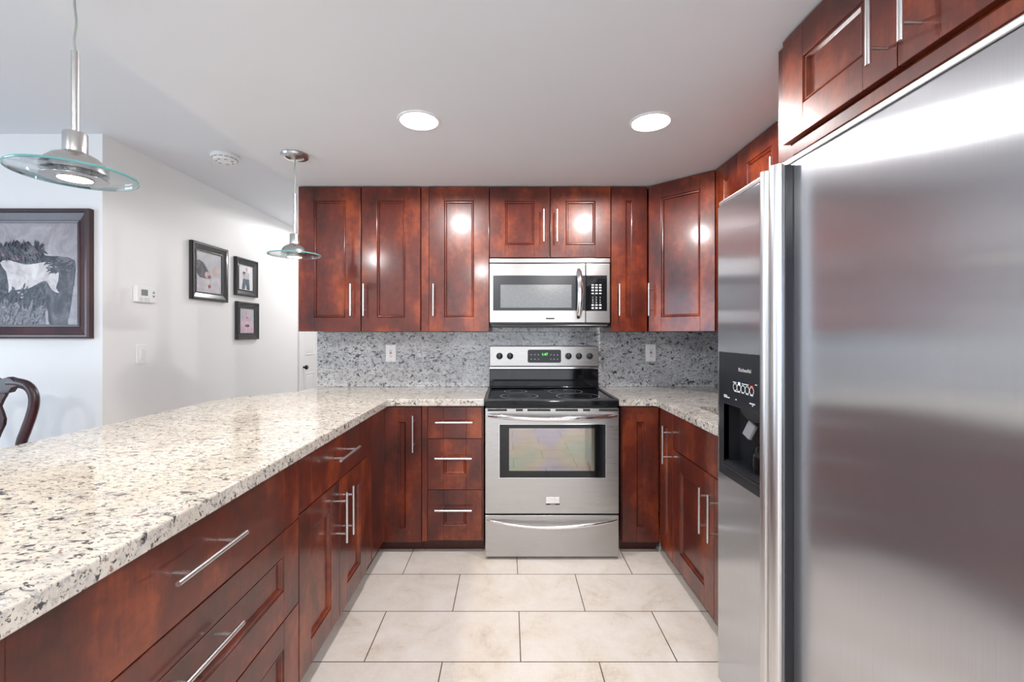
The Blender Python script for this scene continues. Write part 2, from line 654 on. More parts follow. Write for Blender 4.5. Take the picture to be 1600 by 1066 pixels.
# hall door, casing and six raised panels
mb = MB()
mb.box(XL, XL + 0.02, 4.885, 4.965, 0, 2.13, 0.004)
mb.box(XL, XL + 0.02, 5.765, 5.845, 0, 2.13, 0.004)
mb.box(XL, XL + 0.02, 4.965, 5.765, 2.05, 2.13, 0.004)
struct(mb.build('trim_1', TRIM_WHITE))
mb = MB()
dx = XL - 0.006
mb.box(dx - 0.035, dx, 4.962, 5.768, 0.01, 2.045)
for ya, yb in ((5.07, 5.30), (5.40, 5.65)):
    for za, zb in ((0.12, 0.86), (1.06, 1.62), (1.72, 1.96)):
        M = Matrix.Translation((dx, 0, 0)) @ Matrix.Rotation(R(90), 4, 'Z')
        b = MB()
        # moulding: local x -> world y ; local -y -> world +x
        b.ring_profile(ya, yb, za, zb, [(0, -0.0005), (0.010, -0.009), (0.020, -0.001), (0.035, -0.006)])
        bmesh.ops.transform(b.bm, matrix=M, verts=b.bm.verts)
        mb.merge(b.bm)
d1 = struct(mb.build('door_1', TRIM_WHITE))
MB().lathe([(0, 0), (0.012, 0), (0.010, 0.02), (0.024, 0.032), (0.026, 0.045), (0.018, 0.056), (0, 0.058)],
           M=Matrix.Translation((dx, 5.015, 0.93)) @ Matrix.Rotation(R(90), 4, 'Y')).build('door_handle', HARDWARE, d1)


# ------------------------------------------------------------------ cabinetry
def front_mesh(x0, x1, z0, z1, stile=0.098, top=0.09, bot=0.09, t=0.02, recess=True):
    """shaker front with ogee step; door front plane at y=0, back at y=t"""
    mb = MB()
    bv = 0.0014
    w, h = x1 - x0, z1 - z0
    stile = min(stile, w / 2 - 0.022)
    xa, xb = x0 + stile, x1 - stile
    mb.box(x0, xa, 0, t, z0, z1, bv, 2)
    mb.box(xb, x1, 0, t, z0, z1, bv, 2)
    if recess:
        za, zb = z0 + bot, z1 - top
        mb.box(xa, xb, 0, t, z0, za, bv, 2)
        mb.box(xa, xb, 0, t, zb, z1, bv, 2)
        k = min(1.0, (xb - xa) / 0.07, (zb - za) / 0.07)
        e = 0.001
        mb.ring_profile(xa - e, xb + e, za - e, zb + e,
                        [(0, 0.0015), (0.003 * k + e, 0.0065), (0.007 * k + e, 0.0030), (0.011 * k + e, 0.0035), (0.0165 * k + e, 0.0125), (0.020 * k + e, 0.0125)])
    else:
        mb.box(xa, xb, 0, t, z0, z1, bv, 2)
    return mb


def bar_handle(x, z, length, vertical=True, parent=None, off=0.045, r=0.006, name='handle', end=0.18):
    mb = MB()
    a = length / 2
    p = a - length * end
    if vertical:
        mb.tube([(x, -off, z - a), (x, -off, z + a)], r, 14)
        for s in (-p, p):
            mb.tube([(x, 0.001, z + s), (x, -off * 0.45, z + s)], r * 0.62, 10)
            mb.tube([(x, -off * 0.45, z + s), (x, -off, z + s)], r * 0.8, 10)
    else:
        mb.tube([(x - a, -off, z), (x + a, -off, z)], r, 14)
        for s in (-p, p):
            mb.tube([(x + s, 0.001, z), (x + s, -off * 0.45, z)], r * 0.62, 10)
            mb.tube([(x + s, -off * 0.45, z), (x + s, -off, z)], r * 0.8, 10)
    o = mb.build(name, STEEL_BAR, parent)
    return o


def door(root, x0, x1, z0, z1, hx=None, hz=None, hl=0.205, **kw):
    d = front_mesh(x0, x1, z0, z1, **kw).build('door', WOOD, root)
    if hx is not None:
        bar_handle(hx, hz, hl, True, d)
    return d


def drawer(root, x0, x1, z0, z1, hx=None, hz=None, hl=0.215, **kw):
    d = front_mesh(x0, x1, z0, z1, **kw).build('drawer', WOOD, root)
    if hx is not None:
        bar_handle(hx, hz, hl, False, d)
    return d


def body(root, x0, x1, z0, z1, y1, y0=0.0215):
    return MB().box(x0, x1, y0, y1, z0, z1, 0.0015).build('body', WOOD, root)


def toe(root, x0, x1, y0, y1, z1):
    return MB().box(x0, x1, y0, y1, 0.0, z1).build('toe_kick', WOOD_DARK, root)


UF = 2.893        # upper fronts plane (y)
UB, UT = 1.323, 2.262
ud = YW - UF - 0.002


def ux(px):
    return (px - 795) / 242.0


GU = None
# A: double upper, left end
x0, x1 = ux(466), ux(656.8)
A = thing('wall_cabinet', 'cherry double-door wall cabinet at the left end, beside the hanging glass pendant', 'cabinet', (0, UF, 0))
body(A, x0, x1, UB + 0.001, UT, ud)
door(A, x0 + 0.001, ux(563.3), UB, UT - 0.004, ux(551), 1.525)
door(A, ux(565.2), x1 - 0.001, UB, UT - 0.004, ux(571), 1.525)
# B: single upper with filler on its left
x0, x1 = ux(657.6), ux(764.2)
B = thing('wall_cabinet', 'cherry single-door wall cabinet left of the microwave, handle low on its left stile', 'cabinet', (0, UF, 0))
body(B, x0, x1, UB + 0.001, UT, ud)
MB().box(x0 + 0.001, ux(669.6), 0.006, 0.021, UB + 0.002, UT - 0.004, 0.0015).build('filler_strip', WOOD, B)
door(B, ux(670.4), x1 - 0.001, UB, UT - 0.004, ux(678.6), 1.525)
# over the microwave
x0, x1 = ux(765), ux(954.2)
D_ = thing('wall_cabinet', 'short cherry double-door wall cabinet directly above the microwave', 'cabinet', (0, UF, 0))
body(D_, x0, x1, 1.80, UT, ud)
door(D_, x0 + 0.001, ux(858.8), 1.801, UT - 0.004, ux(849), 1.998, top=0.092, bot=0.082)
door(D_, ux(860.5), x1 - 0.001, 1.801, UT - 0.004, ux(869.6), 1.998, top=0.092, bot=0.082)
# narrow upper
x0, x1 = ux(955), 0.896
E_ = thing('wall_cabinet', 'narrow cherry wall cabinet with a slim panel, right of the microwave', 'cabinet', (0, UF, 0))
body(E_, x0, x1, UB + 0.001, UT, ud)
door(E_, x0 + 0.001, ux(1011), UB, UT - 0.004, ux(965.6), 1.525, stile=0.095)
# diagonal corner
P1 = Vector((0.900, UF))
P2 = Vector((1.197, 2.596))
wdg = (P2 - P1).length
Fd = thing('corner_wall_cabinet', 'diagonal cherry corner wall cabinet with one tall door catching the light', 'cabinet', (P1.x, P1.y, 0), R(-45))
MBc = MB()
# pentagon body in local coordinates
Minv = Matrix.Rotation(R(45), 4, 'Z') @ Matrix.Translation((-P1.x, -P1.y, 0))
pent = [(0.8985, UF + 0.004), (1.197, 2.5985), (XR - 0.002, 2.5985), (XR - 0.002, YW - 0.002), (0.8985, YW - 0.002)]
pl = []
for q in pent:
    v = Minv @ Vector((q[0], q[1], 0))
    pl.append((v.x, v.y))
pl[0] = (pl[0][0], 0.0215)
pl[1] = (pl[1][0], 0.0215)
MBc.prism(pl, UB + 0.001, UT)
MBc.build('body', WOOD, Fd)
door(Fd, 0.003, wdg - 0.003, UB, UT - 0.004, 0.028, 1.525, stile=0.085)
# right run uppers (fronts face -x)
XU = 1.198
G1 = thing('wall_cabinet', 'narrow cherry wall cabinet on the right wall, next to the diagonal corner cabinet', 'cabinet', (XU, 2.594, 0), R(-90))
w = 2.594 - 2.356
body(G1, 0, w - 0.001, UB + 0.001, UT, XR - XU - 0.002)
door(G1, 0.001, w - 0.002, UB, UT - 0.004, stile=0.090)
G2 = thing('wall_cabinet', 'cherry wall cabinet on the right wall, partly hidden behind the refrigerator handles', 'cabinet', (XU, 2.355, 0), R(-90))
w = 2.355 - 1.535
body(G2, 0, w, 1.72, UT, XR - XU - 0.002)
door(G2, 0.001, w / 2 - 0.001, 1.72, UT - 0.004, w / 2 - 0.028, 1.985, stile=0.095)
door(G2, w / 2 + 0.001, w - 0.001, 1.72, UT - 0.004, w - 0.05, 1.985, stile=0.095)
# above refrigerator
XF = 0.89
G3 = thing('refrigerator_top_cabinet', 'cherry double-door cabinet mounted above the steel refrigerator', 'cabinet', (XF, 1.515, 0), R(-90))
w = 1.515 - 0.55
MB().box(0, w, 0.0215, XR - XF - 0.002, 1.815, UT, 0.0015).build('body', WOOD, G3)
s0 = 1.515 - 1.456
dm = 1.515 - 1.026
door(G3, s0, dm - 0.0015, 1.921, UT - 0.006, 1.515 - 1.054, 2.05, 0.215, stile=0.099, top=0.105, bot=0.088)
door(G3, dm + 0.0015, dm + (dm - s0) , 1.921, UT - 0.006, 1.515 - 0.967, 2.05, 0.215, stile=0.099, top=0.105, bot=0.088)
MB().box(s0 + 0.04, w, 0.006, 0.021, 1.872, 1.906, 0.001).build('rail', WOOD, G3)

# base cabinets
BT = 0.880
BF = 2.668        # back-run fronts


def bx(px):
    return (px - 795) / 262.4


CB = 0.066


def base_back(label, x0, x1):
    r = thing('base_cabinet', label, 'cabinet', (0, BF, 0))
    MB().box(x0, x1, 0.0215, YW - BF - 0.002, CB + 0.001, BT, 0.001).build('body', WOOD, r)
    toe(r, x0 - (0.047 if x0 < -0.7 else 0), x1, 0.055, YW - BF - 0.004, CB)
    return r


H1 = base_back('cherry base cabinet with a single narrow-panel door in the left inside corner', -0.735, bx(658.2))
MB().box(-0.735, bx(597), 0.004, 0.021, CB + 0.002, BT - 0.002, 0.001).build('filler_strip', WOOD, H1)
door(H1, bx(597.8), bx(658), CB, BT - 0.008, bx(647), 0.72, 0.215, stile=0.098, bot=0.085)
H2 = base_back('cherry three-drawer base cabinet immediately left of the range', bx(658.8), bx(755.5))
MB().box(bx(659), bx(667.4), 0.006, 0.021, CB + 0.002, BT - 0.002, 0.001).build('filler_strip', WOOD, H2)
xa, xb = bx(668.3), bx(753)
drawer(H2, xa, xb, 0.6845, 0.871, bx(710.5), 0.787, 0.217, stile=0.094, recess=False)
drawer(H2, xa, xb, 0.3795, 0.6815, bx(709.5), 0.576, 0.217, stile=0.094, top=0.115, bot=0.088)
drawer(H2, xa, xb, 0.079, 0.3765, bx(709.5), 0.271, 0.217, stile=0.094, top=0.115, bot=0.088)
H3 = base_back('cherry base cabinet with a plain slim-panel front just right of the range', bx(971.5), 0.892)
door(H3, bx(972.3), bx(1029.5), CB, BT - 0.008, stile=0.096)

# right run base, fronts face -x
XRB = 0.893
J1 = thing('base_cabinet', 'narrow cherry corner base cabinet on the right with one tall bar handle', 'cabinet', (XRB, 2.664, 0), R(-90))
w = 2.664 - 2.443
MB().box(0, w, 0.0215, XR - XRB - 0.002, CB + 0.001, BT, 0.001).build('body', WOOD, J1)
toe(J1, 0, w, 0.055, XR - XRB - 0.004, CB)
door(J1, 0.03, w - 0.002, CB, BT - 0.008, w - 0.03, 0.696, 0.21, stile=0.07)
MB().box(0, 0.028, 0.005, 0.021, CB + 0.002, BT - 0.002, 0.001).build('filler_strip', WOOD, J1)
J2 = thing('sink_cabinet', 'cherry sink base cabinet with a false drawer front over paired doors', 'cabinet', (XRB, 2.441, 0), R(-90))
w = 2.441 - 1.69
mb = MB()
mb.box(0, w, 0.0215, 0.04, CB + 0.001, BT, 0.001)
mb.box(0, 0.018, 0.04, XR - XRB - 0.002, CB + 0.001, BT)
mb.box(w - 0.018, w, 0.04, XR - XRB - 0.002, CB + 0.001, BT)
mb.box(0.018, w - 0.018, 0.04, XR - XRB - 0.002, CB + 0.001, CB + 0.02)
mb.build('body', WOOD, J2)
toe(J2, 0, w, 0.055, XR - XRB - 0.004, CB)
drawer(J2, 0.002, w, 0.686, BT - 0.006, stile=0.097, recess=False)
dm = 2.441 - 1.95
door(J2, 0.002, dm - 0.0015, CB, 0.680, dm - 0.045, 0.522, 0.205, stile=0.097)
door(J2, dm + 0.0015, w, CB, 0.680, dm + 0.042, 0.520, 0.205, stile=0.09)

# peninsula, fronts face +x ; local x = world y
XP = -0.734
CL = 0.083


def base_pen(label, y0, y1, depth=0.60):
    r = thing('base_cabinet', label, 'cabinet', (XP, 0, 0), R(90))
    MB().box(y0, y1, 0.0215, depth, CL + 0.001, BT, 0.001).build('body', WOOD, r)
    toe(r, y0, y1, 0.05, depth, CL)
    return r


K0 = base_pen('cherry peninsula base cabinet nearest the viewer, cut off by the lower left edge', -0.28, 0.548)
door(K0, -0.278, 0.135, CL, BT - 0.006, 0.09, 0.60)
door(K0, 0.138, 0.546, CL, BT - 0.006, 0.18, 0.60)
K1 = base_pen('wide cherry peninsula cabinet with three deep drawers and long bar handles', 0.55, 1.567)
drawer(K1, 0.552, 1.565, 0.668, BT - 0.006, 1.056, 0.788, 0.245, stile=0.101, recess=False)
drawer(K1, 0.552, 1.565, 0.374, 0.664, 1.04, 0.560, 0.245, stile=0.101, top=0.080, bot=0.095)
drawer(K1, 0.552, 1.565, CL, 0.370, 1.04, 0.265, 0.245, stile=0.101, top=0.090, bot=0.085)
K2 = base_pen('cherry peninsula cabinet with one drawer above two doors, near the inside corner', 1.569, 2.312)
drawer(K2, 1.571, 2.310, 0.678, BT - 0.006, 1.955, 0.787, 0.235, stile=0.097, recess=False)
door(K2, 1.571, 1.943, CL, 0.673, 1.905, 0.528, 0.215, stile=0.092)
door(K2, 1.946, 2.310, CL, 0.673, 1.985, 0.528, 0.215, stile=0.092)
K3 = base_pen('blank cherry corner filler cabinet where the peninsula meets the back run', 2.314, 3.262)
MB().box(2.315, 2.41, 0.006, 0.021, CL + 0.002, BT - 0.006, 0.001).build('filler_strip', WOOD, K3)
MB().box(2.412, 2.664, 0.004, 0.021, CL + 0.002, BT - 0.006, 0.001).build('side_panel', WOOD, K3)
# peninsula back panel
tag(MB().box(-1.352, -1.337, -0.28, 3.262, 0, BT, 0.001).build('back_panel', WOOD), 'long cherry back panel closing the dining side of the peninsula', 'panel')

# ------------------------------------------------------------------ counters
ZT, ZB = 0.922, 0.881
YC = 2.643
outer = [(-1.715, -0.32), (-1.715, 2.30)]
ctrl = [(-1.715, 2.30), (-1.715, 2.62), (-1.60, 2.82), (-1.44, 2.96), (-1.405, 3.10), (-1.395, YW - 0.001)]


def bez(cs, n=18):
    # Catmull-Rom through control points
    out = []
    P = [cs[0]] + cs + [cs[-1]]
    for i in range(1, len(P) - 2):
        for k in range(4):
            t = k / 4
            a, b_, c_, d_ = P[i - 1], P[i], P[i + 1], P[i + 2]
            out.append(tuple(0.5 * ((2 * b_[j]) + (-a[j] + c_[j]) * t + (2 * a[j] - 5 * b_[j] + 4 * c_[j] - d_[j]) * t * t + (-a[j] + 3 * b_[j] - 3 * c_[j] + d_[j]) * t ** 3) for j in (0, 1)))
    out.append(cs[-1])
    return out


poly = [(-0.709, -0.32), (-0.709, YC - 0.012), (-0.697, YC), (-0.1465, YC), (-0.1465, YW - 0.001)]
poly += bez(ctrl)[::-1][0:]
poly += [(-1.715, -0.32)]
cl = MB().prism(poly, ZB, ZT, 0.004).build('countertop', GRANITE)
tag(cl, 'long speckled granite countertop of the peninsula, wrapping left of the range', 'countertop')
hx0, hx1, hy0, hy1 = 1.0, 1.40, 1.82, 2.385
mb = MB()
ysl = 1.69
b = bmesh.new()
ol = [(0.6495, YC), (0.856, YC), (0.868, YC - 0.012), (0.868, ysl), (XR - 0.001, ysl), (XR - 0.001, YW - 0.001), (0.6495, YW - 0.001)]
rr = 0.05
il = []
for cx, cy, a0 in ((hx1 - rr, hy1 - rr, 0), (hx0 + rr, hy1 - rr, 90), (hx0 + rr, hy0 + rr, 180), (hx1 - rr, hy0 + rr, 270)):
    for k in range(5):
        a = R(a0 + k * 22.5)
        il.append((cx + rr * math.cos(a), cy + rr * math.sin(a)))
edges = []
for loop in (ol, il):
    vv = [b.verts.new((x, y, ZB)) for x, y in loop]
    edges += [b.edges.new((vv[i], vv[(i + 1) % len(vv)])) for i in range(len(vv))]
bmesh.ops.triangle_fill(b, use_beauty=True, use_dissolve=False, edges=edges)
r_ = bmesh.ops.extrude_face_region(b, geom=b.faces[:])
bmesh.ops.translate(b, vec=(0, 0, ZT - ZB), verts=[g for g in r_['geom'] if isinstance(g, bmesh.types.BMVert)])
bmesh.ops.recalc_face_normals(b, faces=b.faces)
ed = [e for e in b.edges if len(e.link_faces) == 2 and e.calc_face_angle(0) > 0.5 and abs(e.verts[0].co.z - e.verts[1].co.z) < 1e-6]
bmesh.ops.bevel(b, geom=ed, offset=0.003, segments=2, affect='EDGES')
mb.merge(b)
cr = mb.build('countertop', GRANITE)
tag(cr, 'speckled granite countertop with sink cut-out, right of the range', 'countertop')
# sink
mb = MB()
sx0, sx1, sy0, sy1 = hx0 - 0.01, hx1 + 0.01, hy0 - 0.01, hy1 + 0.01
zt, zb = ZB - 0.0015, ZB - 0.19
tk = 0.006
mb.box(sx0, sx1, sy0, sy1, zb - tk, zb)
mb.box(sx0, sx0 + tk, sy0, sy1, zb, zt)
mb.box(sx1 - tk, sx1, sy0, sy1, zb, zt)
mb.box(sx0 + tk, sx1 - tk, sy0, sy0 + tk, zb, zt)
mb.box(sx0 + tk, sx1 - tk, sy1 - tk, sy1, zb, zt)
sk = mb.build('sink', STEEL_H)
tag(sk, 'undermounted stainless steel sink basin in the right countertop', 'sink')
MB().lathe([(0.045, zb + 0.0015), (0.04, zb + 0.004), (0.02, zb + 0.002), (0, zb + 0.002)], (sx0 + sx1) / 2, (sy0 + sy1) / 2).build('drain', CHROME, sk)

# backsplash slabs
SY = YW - 0.02
tag(MB().box(-1.39, 0.646, SY, YW - 0.0005, ZT + 0.001, UB - 0.002, 0.001).build('backsplash', SPLASH), 'shade-greyed speckled granite backsplash slab running left of and behind the range', 'backsplash')
tag(MB().box(0.6475, XR - 0.021, SY, YW - 0.0005, ZT + 0.001, UB - 0.002, 0.001).build('backsplash', SPLASH), 'shade-greyed speckled granite backsplash slab right of the range, holding the right outlet', 'backsplash')
tag(MB().box(XR - 0.02, XR - 0.0005, 1.70, YW - 0.0005, ZT + 0.001, UB - 0.002, 0.001).build('backsplash', SPLASH), 'granite backsplash slab along the right wall above the sink', 'backsplash')
tag(MB().box(ux(765) + 0.002, ux(954) - 0.002, SY, YW - 0.0005, UB - 0.001, 1.74, 0.001).build('backsplash', SPLASH), 'granite backsplash piece between the wall cabinets behind the microwave', 'backsplash')


# ------------------------------------------------------------------ outlets
def outlet(xc, zc, label):
    r = thing('wall_outlet', label, 'outlet', (xc, SY - 0.0002, zc), 0, 'outlets on the backsplash')
    MB().box(-0.0375, 0.0375, -0.006, 0, -0.062, 0.062, 0.0025).build('cover_plate', WHITE_PLASTIC, r)
    MB().box(-0.0165, 0.0165, -0.0085, -0.0055, -0.034, 0.034, 0.0012).build('socket_insert', WHITE_PLASTIC, r)
    for zz in (0.021, -0.018):
        for xx in (-0.0065, 0.0065):
            MB().box(xx - 0.0014, xx + 0.0014, -0.0092, -0.0084, zz - 0.004, zz + 0.004).build('slot', DARK_MARK, r)
        MB().box(-0.003, 0.003, -0.0092, -0.0084, zz - 0.013, zz - 0.008).build('ground_hole', DARK_MARK, r)
    MB().box(-0.008, 0.008, -0.0105, -0.0084, 0.0015, 0.0065, 0.0006).build('button', RED_PLASTIC, r)['label'] = 'small red reset button'
    MB().box(-0.008, 0.008, -0.0105, -0.0084, -0.0055, -0.0012, 0.0006).build('button', BLACK_PLASTIC, r)['label'] = 'small black test button'
    for zz in (0.053, -0.053):
        MB().lathe([(0, 0.0004), (0.003, 0.0004), (0.003, 0)], M=Matrix.Translation((0, -0.006, zz)) @ Matrix.Rotation(R(90), 4, 'X'), seg=10).build('screw', GREY_MARK, r)
    return r


KW = 700 / SY
outlet((611 - 795) / KW, 1.311 - (552 - 521) / KW, 'white outlet with red button on the backsplash left of the range')
outlet((1016.5 - 795) / KW, 1.311 - (551.5 - 521) / KW, 'white outlet with red button on the backsplash right of the range')

# ------------------------------------------------------------------ range
RX0, RX1 = -0.141, 0.641
RF = 2.593
rg = thing('range', 'stainless steel freestanding electric range with black glass cooktop', 'range', (0, RF, 0))
W0, W1 = RX0 + 0.004, RX1 - 0.004
MB().box(W0, W1, 0.045, YW - RF - 0.025, 0.045, 0.885, 0.003).build('body', BLACK_PLASTIC, rg)
for xx in (W0 + 0.05, W1 - 0.05):
    for yy in (0.08, 0.55):
        MB().lathe([(0, 0), (0.02, 0), (0.02, 0.012), (0.009, 0.016), (0.009, 0.05), (0, 0.05)], xx, yy, 20).build('foot', BLACK_PLASTIC, rg)
# cooktop with raised rim
ct = MB()
z0, z1 = 0.886, 0.926
ct.box(RX0 - 0.002, RX1 + 0.002, 0.012, YW - RF - 0.088, z0, z1 - 0.006, 0.006, 3)
ct.ring_profile(0, 1, 0, 1, [(0, 0)], cap_last=False) if False else None
rim = MB()
cook = ct.build('cooktop', BLACK_GLASS, rg)
ya, yb = 0.012, YW - RF - 0.088
rm = MB()
rw = 0.022
rm.box(RX0 - 0.002, RX1 + 0.002, ya, ya + rw + 0.012, z1 - 0.010, z1, 0.004, 3)
rm.box(RX0 - 0.002, RX0 - 0.002 + rw, ya + 0.02, yb, z1 - 0.010, z1, 0.004, 3)
rm.box(RX1 + 0.002 - rw, RX1 + 0.002, ya + 0.02, yb, z1 - 0.010, z1, 0.004, 3)
rm.build('rim', BLACK_PLASTIC, cook)


def annulus(mb, cx, cy, r, w, z, sx=1.0):
    b = bmesh.new()
    n = 56
    a = [b.verts.new((cx + r * sx * math.cos(2 * PI * k / n), cy + r * math.sin(2 * PI * k / n), z)) for k in range(n)]
    c = [b.verts.new((cx + (r - w) * sx * math.cos(2 * PI * k / n), cy + (r - w) * math.sin(2 * PI * k / n), z)) for k in range(n)]
    for k in range(n):
        b.faces.new((a[k], a[(k + 1) % n], c[(k + 1) % n], c[k]))
    mb.merge(b)


for cx, cy, r in ((0.065, 0.20, 0.118), (0.43, 0.20, 0.135), (0.045, 0.43, 0.078), (0.38, 0.42, 0.115)):
    mb = MB()
    annulus(mb, cx, cy, r, 0.0042, z1 - 0.0054)
    annulus(mb, cx, cy, r * 0.62, 0.0012, z1 - 0.0055)
    mb.build('burner_ring', RING_MARK, cook)
# back guard: black riser + steel control panel
BG = YW - RF - 0.088
gz0, gz1 = 0.915, 1.221
MB().box(W0, W1, BG, BG + 0.06, gz0, 1.056, 0.003).build('back_riser', BLACK_GLASS, rg)
MB().box(W0 - 0.001, W1 + 0.001, BG - 0.010, BG + 0.062, 1.057, 1.075, 0.004, 3).build('panel_lip', CHROME, rg)
mb = MB()
mb.box(W0 - 0.001, W1 + 0.001, BG - 0.004, BG + 0.062, 1.0755, gz1, 0.006, 3)
cp = mb.build('control_panel', STEEL_H, rg)
MB().tube([(W0, BG - 0.004, 0.928), (W1, BG - 0.004, 0.928)], 0.008, 10).build('rear_bead', BLACK_GLASS, rg)
KB = 220.0


def gx(px):
    return (px - 795) / KB


def gz(py):
    return 1.311 - (py - 521) / KB


yk = BG - 0.004
kz = gz(556.5)
for px in (780.5, 797, 888, 904.3, 921):
    mb = MB()
    M = Matrix.Translation((gx(px), yk, kz)) @ Matrix.Rotation(R(90), 4, 'X')
    mb.lathe([(0, 0.018), (0.016, 0.018), (0.0215, 0.014), (0.0235, 0.002), (0.0235, 0)], M=M, seg=28)
    mb.box(gx(px) - 0.0045, gx(px) + 0.0045, yk - 0.030, yk - 0.014, kz - 0.023, kz + 0.021, 0.002)
    k = mb.build('knob', BLACK_PLASTIC, cp)
    mb = MB()
    mb.box(gx(px) - 0.0006, gx(px) + 0.0006, yk - 0.0306, yk - 0.0302, kz, kz + 0.018)
    mk = mb
    mk.build('pointer', WHITE_PRINT, rg).parent = k if False else cp
    for a in (0, 180):
        rr_ = 0.032
        MB().box(gx(px) + rr_ * math.sin(R(a)) - 0.001, gx(px) + rr_ * math.sin(R(a)) + 0.001, yk - 0.0004, yk + 0.001,
               kz + rr_ * math.cos(R(a)) - 0.001, kz + rr_ * math.cos(R(a)) + 0.001).build('dial_mark', DARK_MARK, cp)
x0, x1, zz0, zz1 = gx(824.5), gx(876.5), gz(566.8), gz(546.5)
mb = MB()
pts = []
rr_ = 0.012
for cx, cz, a0 in ((x1 - rr_, zz1 - rr_, 0), (x0 + rr_, zz1 - rr_, 90), (x0 + rr_, zz0 + rr_, 180), (x1 - rr_, zz0 + rr_, 270)):
    for k in range(5):
        a = R(a0 + 22.5 * k)
        pts.append((cx + rr_ * math.cos(a), cz + rr_ * math.sin(a)))
mb.prism(pts, 0, 0.004, 0.0008, M=Matrix.Translation((0, yk - 0.0002, 0)) @ Matrix.Rotation(R(90), 4, 'X'))
disp = mb.build('display_panel', DARK_PANEL, cp)
disp.parent = cp
yt = yk - 0.0046
text_mesh('clock_digits', '1:47', 0.026, GREEN_LED, cp, facing_front(gx(851), yt, gz(554)), 0.0002)
mb = MB()
for px, py in ((830, 554.5), (835.5, 554.5), (841, 554.5), (830, 561.5), (835.5, 561.5), (841, 561.5), (865.5, 555), (871, 555), (865.5, 561.5), (871, 561.5), (860.5, 561.5), (860.5, 554.5)):
    s = 0.0045
    mb = MB()
    mb.box(gx(px) - s, gx(px) + s, yt, yt + 0.001, gz(py) - 0.0012, gz(py) + 0.0022)
    mb.box(gx(px) - s * 0.5, gx(px) + s * 0.5, yt, yt + 0.001, gz(py) + 0.0020, gz(py) + 0.004)
    mb.build('key_print', WHITE_PRINT, cp)

# oven door
K = 270.0


def rx(px):
    return (px - 795) / K


def rz(py):
    return 1.311 - (py - 521) / K


dz0, dz1 = rz(803), rz(638.5)
wx0, wx1, wz0, wz1 = rx(780.5), rx(946), rz(746.5), rz(663.5)
mb = MB()
mb.box(W0, wx0, 0, 0.042, dz0, dz1, 0.003)
mb.box(wx1, W1, 0, 0.042, dz0, dz1, 0.003)
mb.box(wx0 - 0.003, wx1 + 0.003, 0, 0.042, dz0, wz0, 0.003)
mb.box(wx0 - 0.003, wx1 + 0.003, 0, 0.042, wz1, dz1, 0.003)
# seamless front skin around window
b = bmesh.new()
o4 = [(W0 + 0.002, dz0 + 0.002), (W1 - 0.002, dz0 + 0.002), (W1 - 0.002, dz1 - 0.002), (W0 + 0.002, dz1 - 0.002)]
i4 = [(wx0, wz0), (wx1, wz0), (wx1, wz1), (wx0, wz1)]
vo = [b.verts.new((x, -0.0006, z)) for x, z in o4]
vi = [b.verts.new((x, -0.0006, z)) for x, z in i4]
for k in range(4):
    b.faces.new((vo[k], vo[(k + 1) % 4], vi[(k + 1) % 4], vi[k]))
mb.merge(b)
od = mb.build('oven_door', STEEL_H, rg)
mb = MB()
mb.ring_profile(wx0 - 0.004, wx1 + 0.004, wz0 - 0.004, wz1 + 0.004, [(0, -0.0008), (0.001, -0.003), (0.004, -0.003), (0.005, 0.0)], False)
mb.build('window_trim', CHROME, od)
MB().box(wx0, wx1, 0.001, 0.04, wz0, wz1).build('window_glass', BLACK_GLASS, od)
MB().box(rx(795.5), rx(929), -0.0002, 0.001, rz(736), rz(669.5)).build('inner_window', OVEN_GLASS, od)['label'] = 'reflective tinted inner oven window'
mb = MB()
for xa_, xb_ in ((762, 792), (806, 817), (824, 860), (868, 903), (911, 922), (936, 966)):
    MB().box(rx(xa_), rx(xb_), -0.0011, 0.002, rz(642.6), rz(639.4)).build('vent_slot', BLACK_MATTE, od)


def bowed_handle(mb, x0, x1, z0, drop, off, ra, rb, n=22, endz=0.0):
    """bowed bar; x0..x1, sag 'drop' in z at middle, standing 'off' out"""
    pts, rads = [], []
    for k in range(n + 1):
        t = k / n
        s = math.sin(PI * t)
        x = x0 + (x1 - x0) * t
        y = -0.002 - off * min(1.0, s ** 0.55)
        pts.append((x, y, z0 - drop * s))
        rads.append(ra + (rb - ra) * s ** 0.5)
    mb.tube(pts, rads, 14, flat=(1.0, 0.75), up=(0, 0, 1))


mb = MB()
bowed_handle(mb, rx(763), rx(963), rz(649), 0.012, 0.052, 0.010, 0.015)
mb.build('handle', CHROME, od)
mb = MB()
bx0, bx1, bz0, bz1 = rx(853), rx(874.5), rz(789), rz(776.5)
mb.box(bx0, bx1, -0.0035, 0.0, bz0 + 0.008, bz1, 0.0015)
bdg = mb.build('badge', CHROME, od)
MB().box(bx0, bx1, -0.003, 0.0, bz0, bz0 + 0.0075, 0.001).build('badge_strip', BLACK_PLASTIC, od)
text_mesh('badge_lettering', 'FRIGIDAIRE', 0.0125, WHITE_PRINT, od, facing_front((bx0 + bx1) / 2, -0.0038, (bz0 + bz1) / 2 + 0.004))
text_mesh('badge_lettering', 'GALLERY', 0.007, WHITE_PRINT, od, facing_front((bx0 + bx1) / 2, -0.0034, bz0 + 0.004))
# drawer
mb = MB()
mb.box(W0, W1, 0.0, 0.042, rz(870.5), rz(805.5), 0.003)
sd = mb.build('storage_drawer', STEEL_H, rg)
mb = MB()
bowed_handle(mb, rx(761), rx(964), rz(812.5), 0.028, 0.040, 0.006, 0.011)
mb.build('handle', CHROME, sd)

# ------------------------------------------------------------------ microwave
KM = 247.0
MF = 700 / KM


def mx(px):
    return (px - 795) / KM


def mz(py):
    return 1.311 - (py - 521) / KM


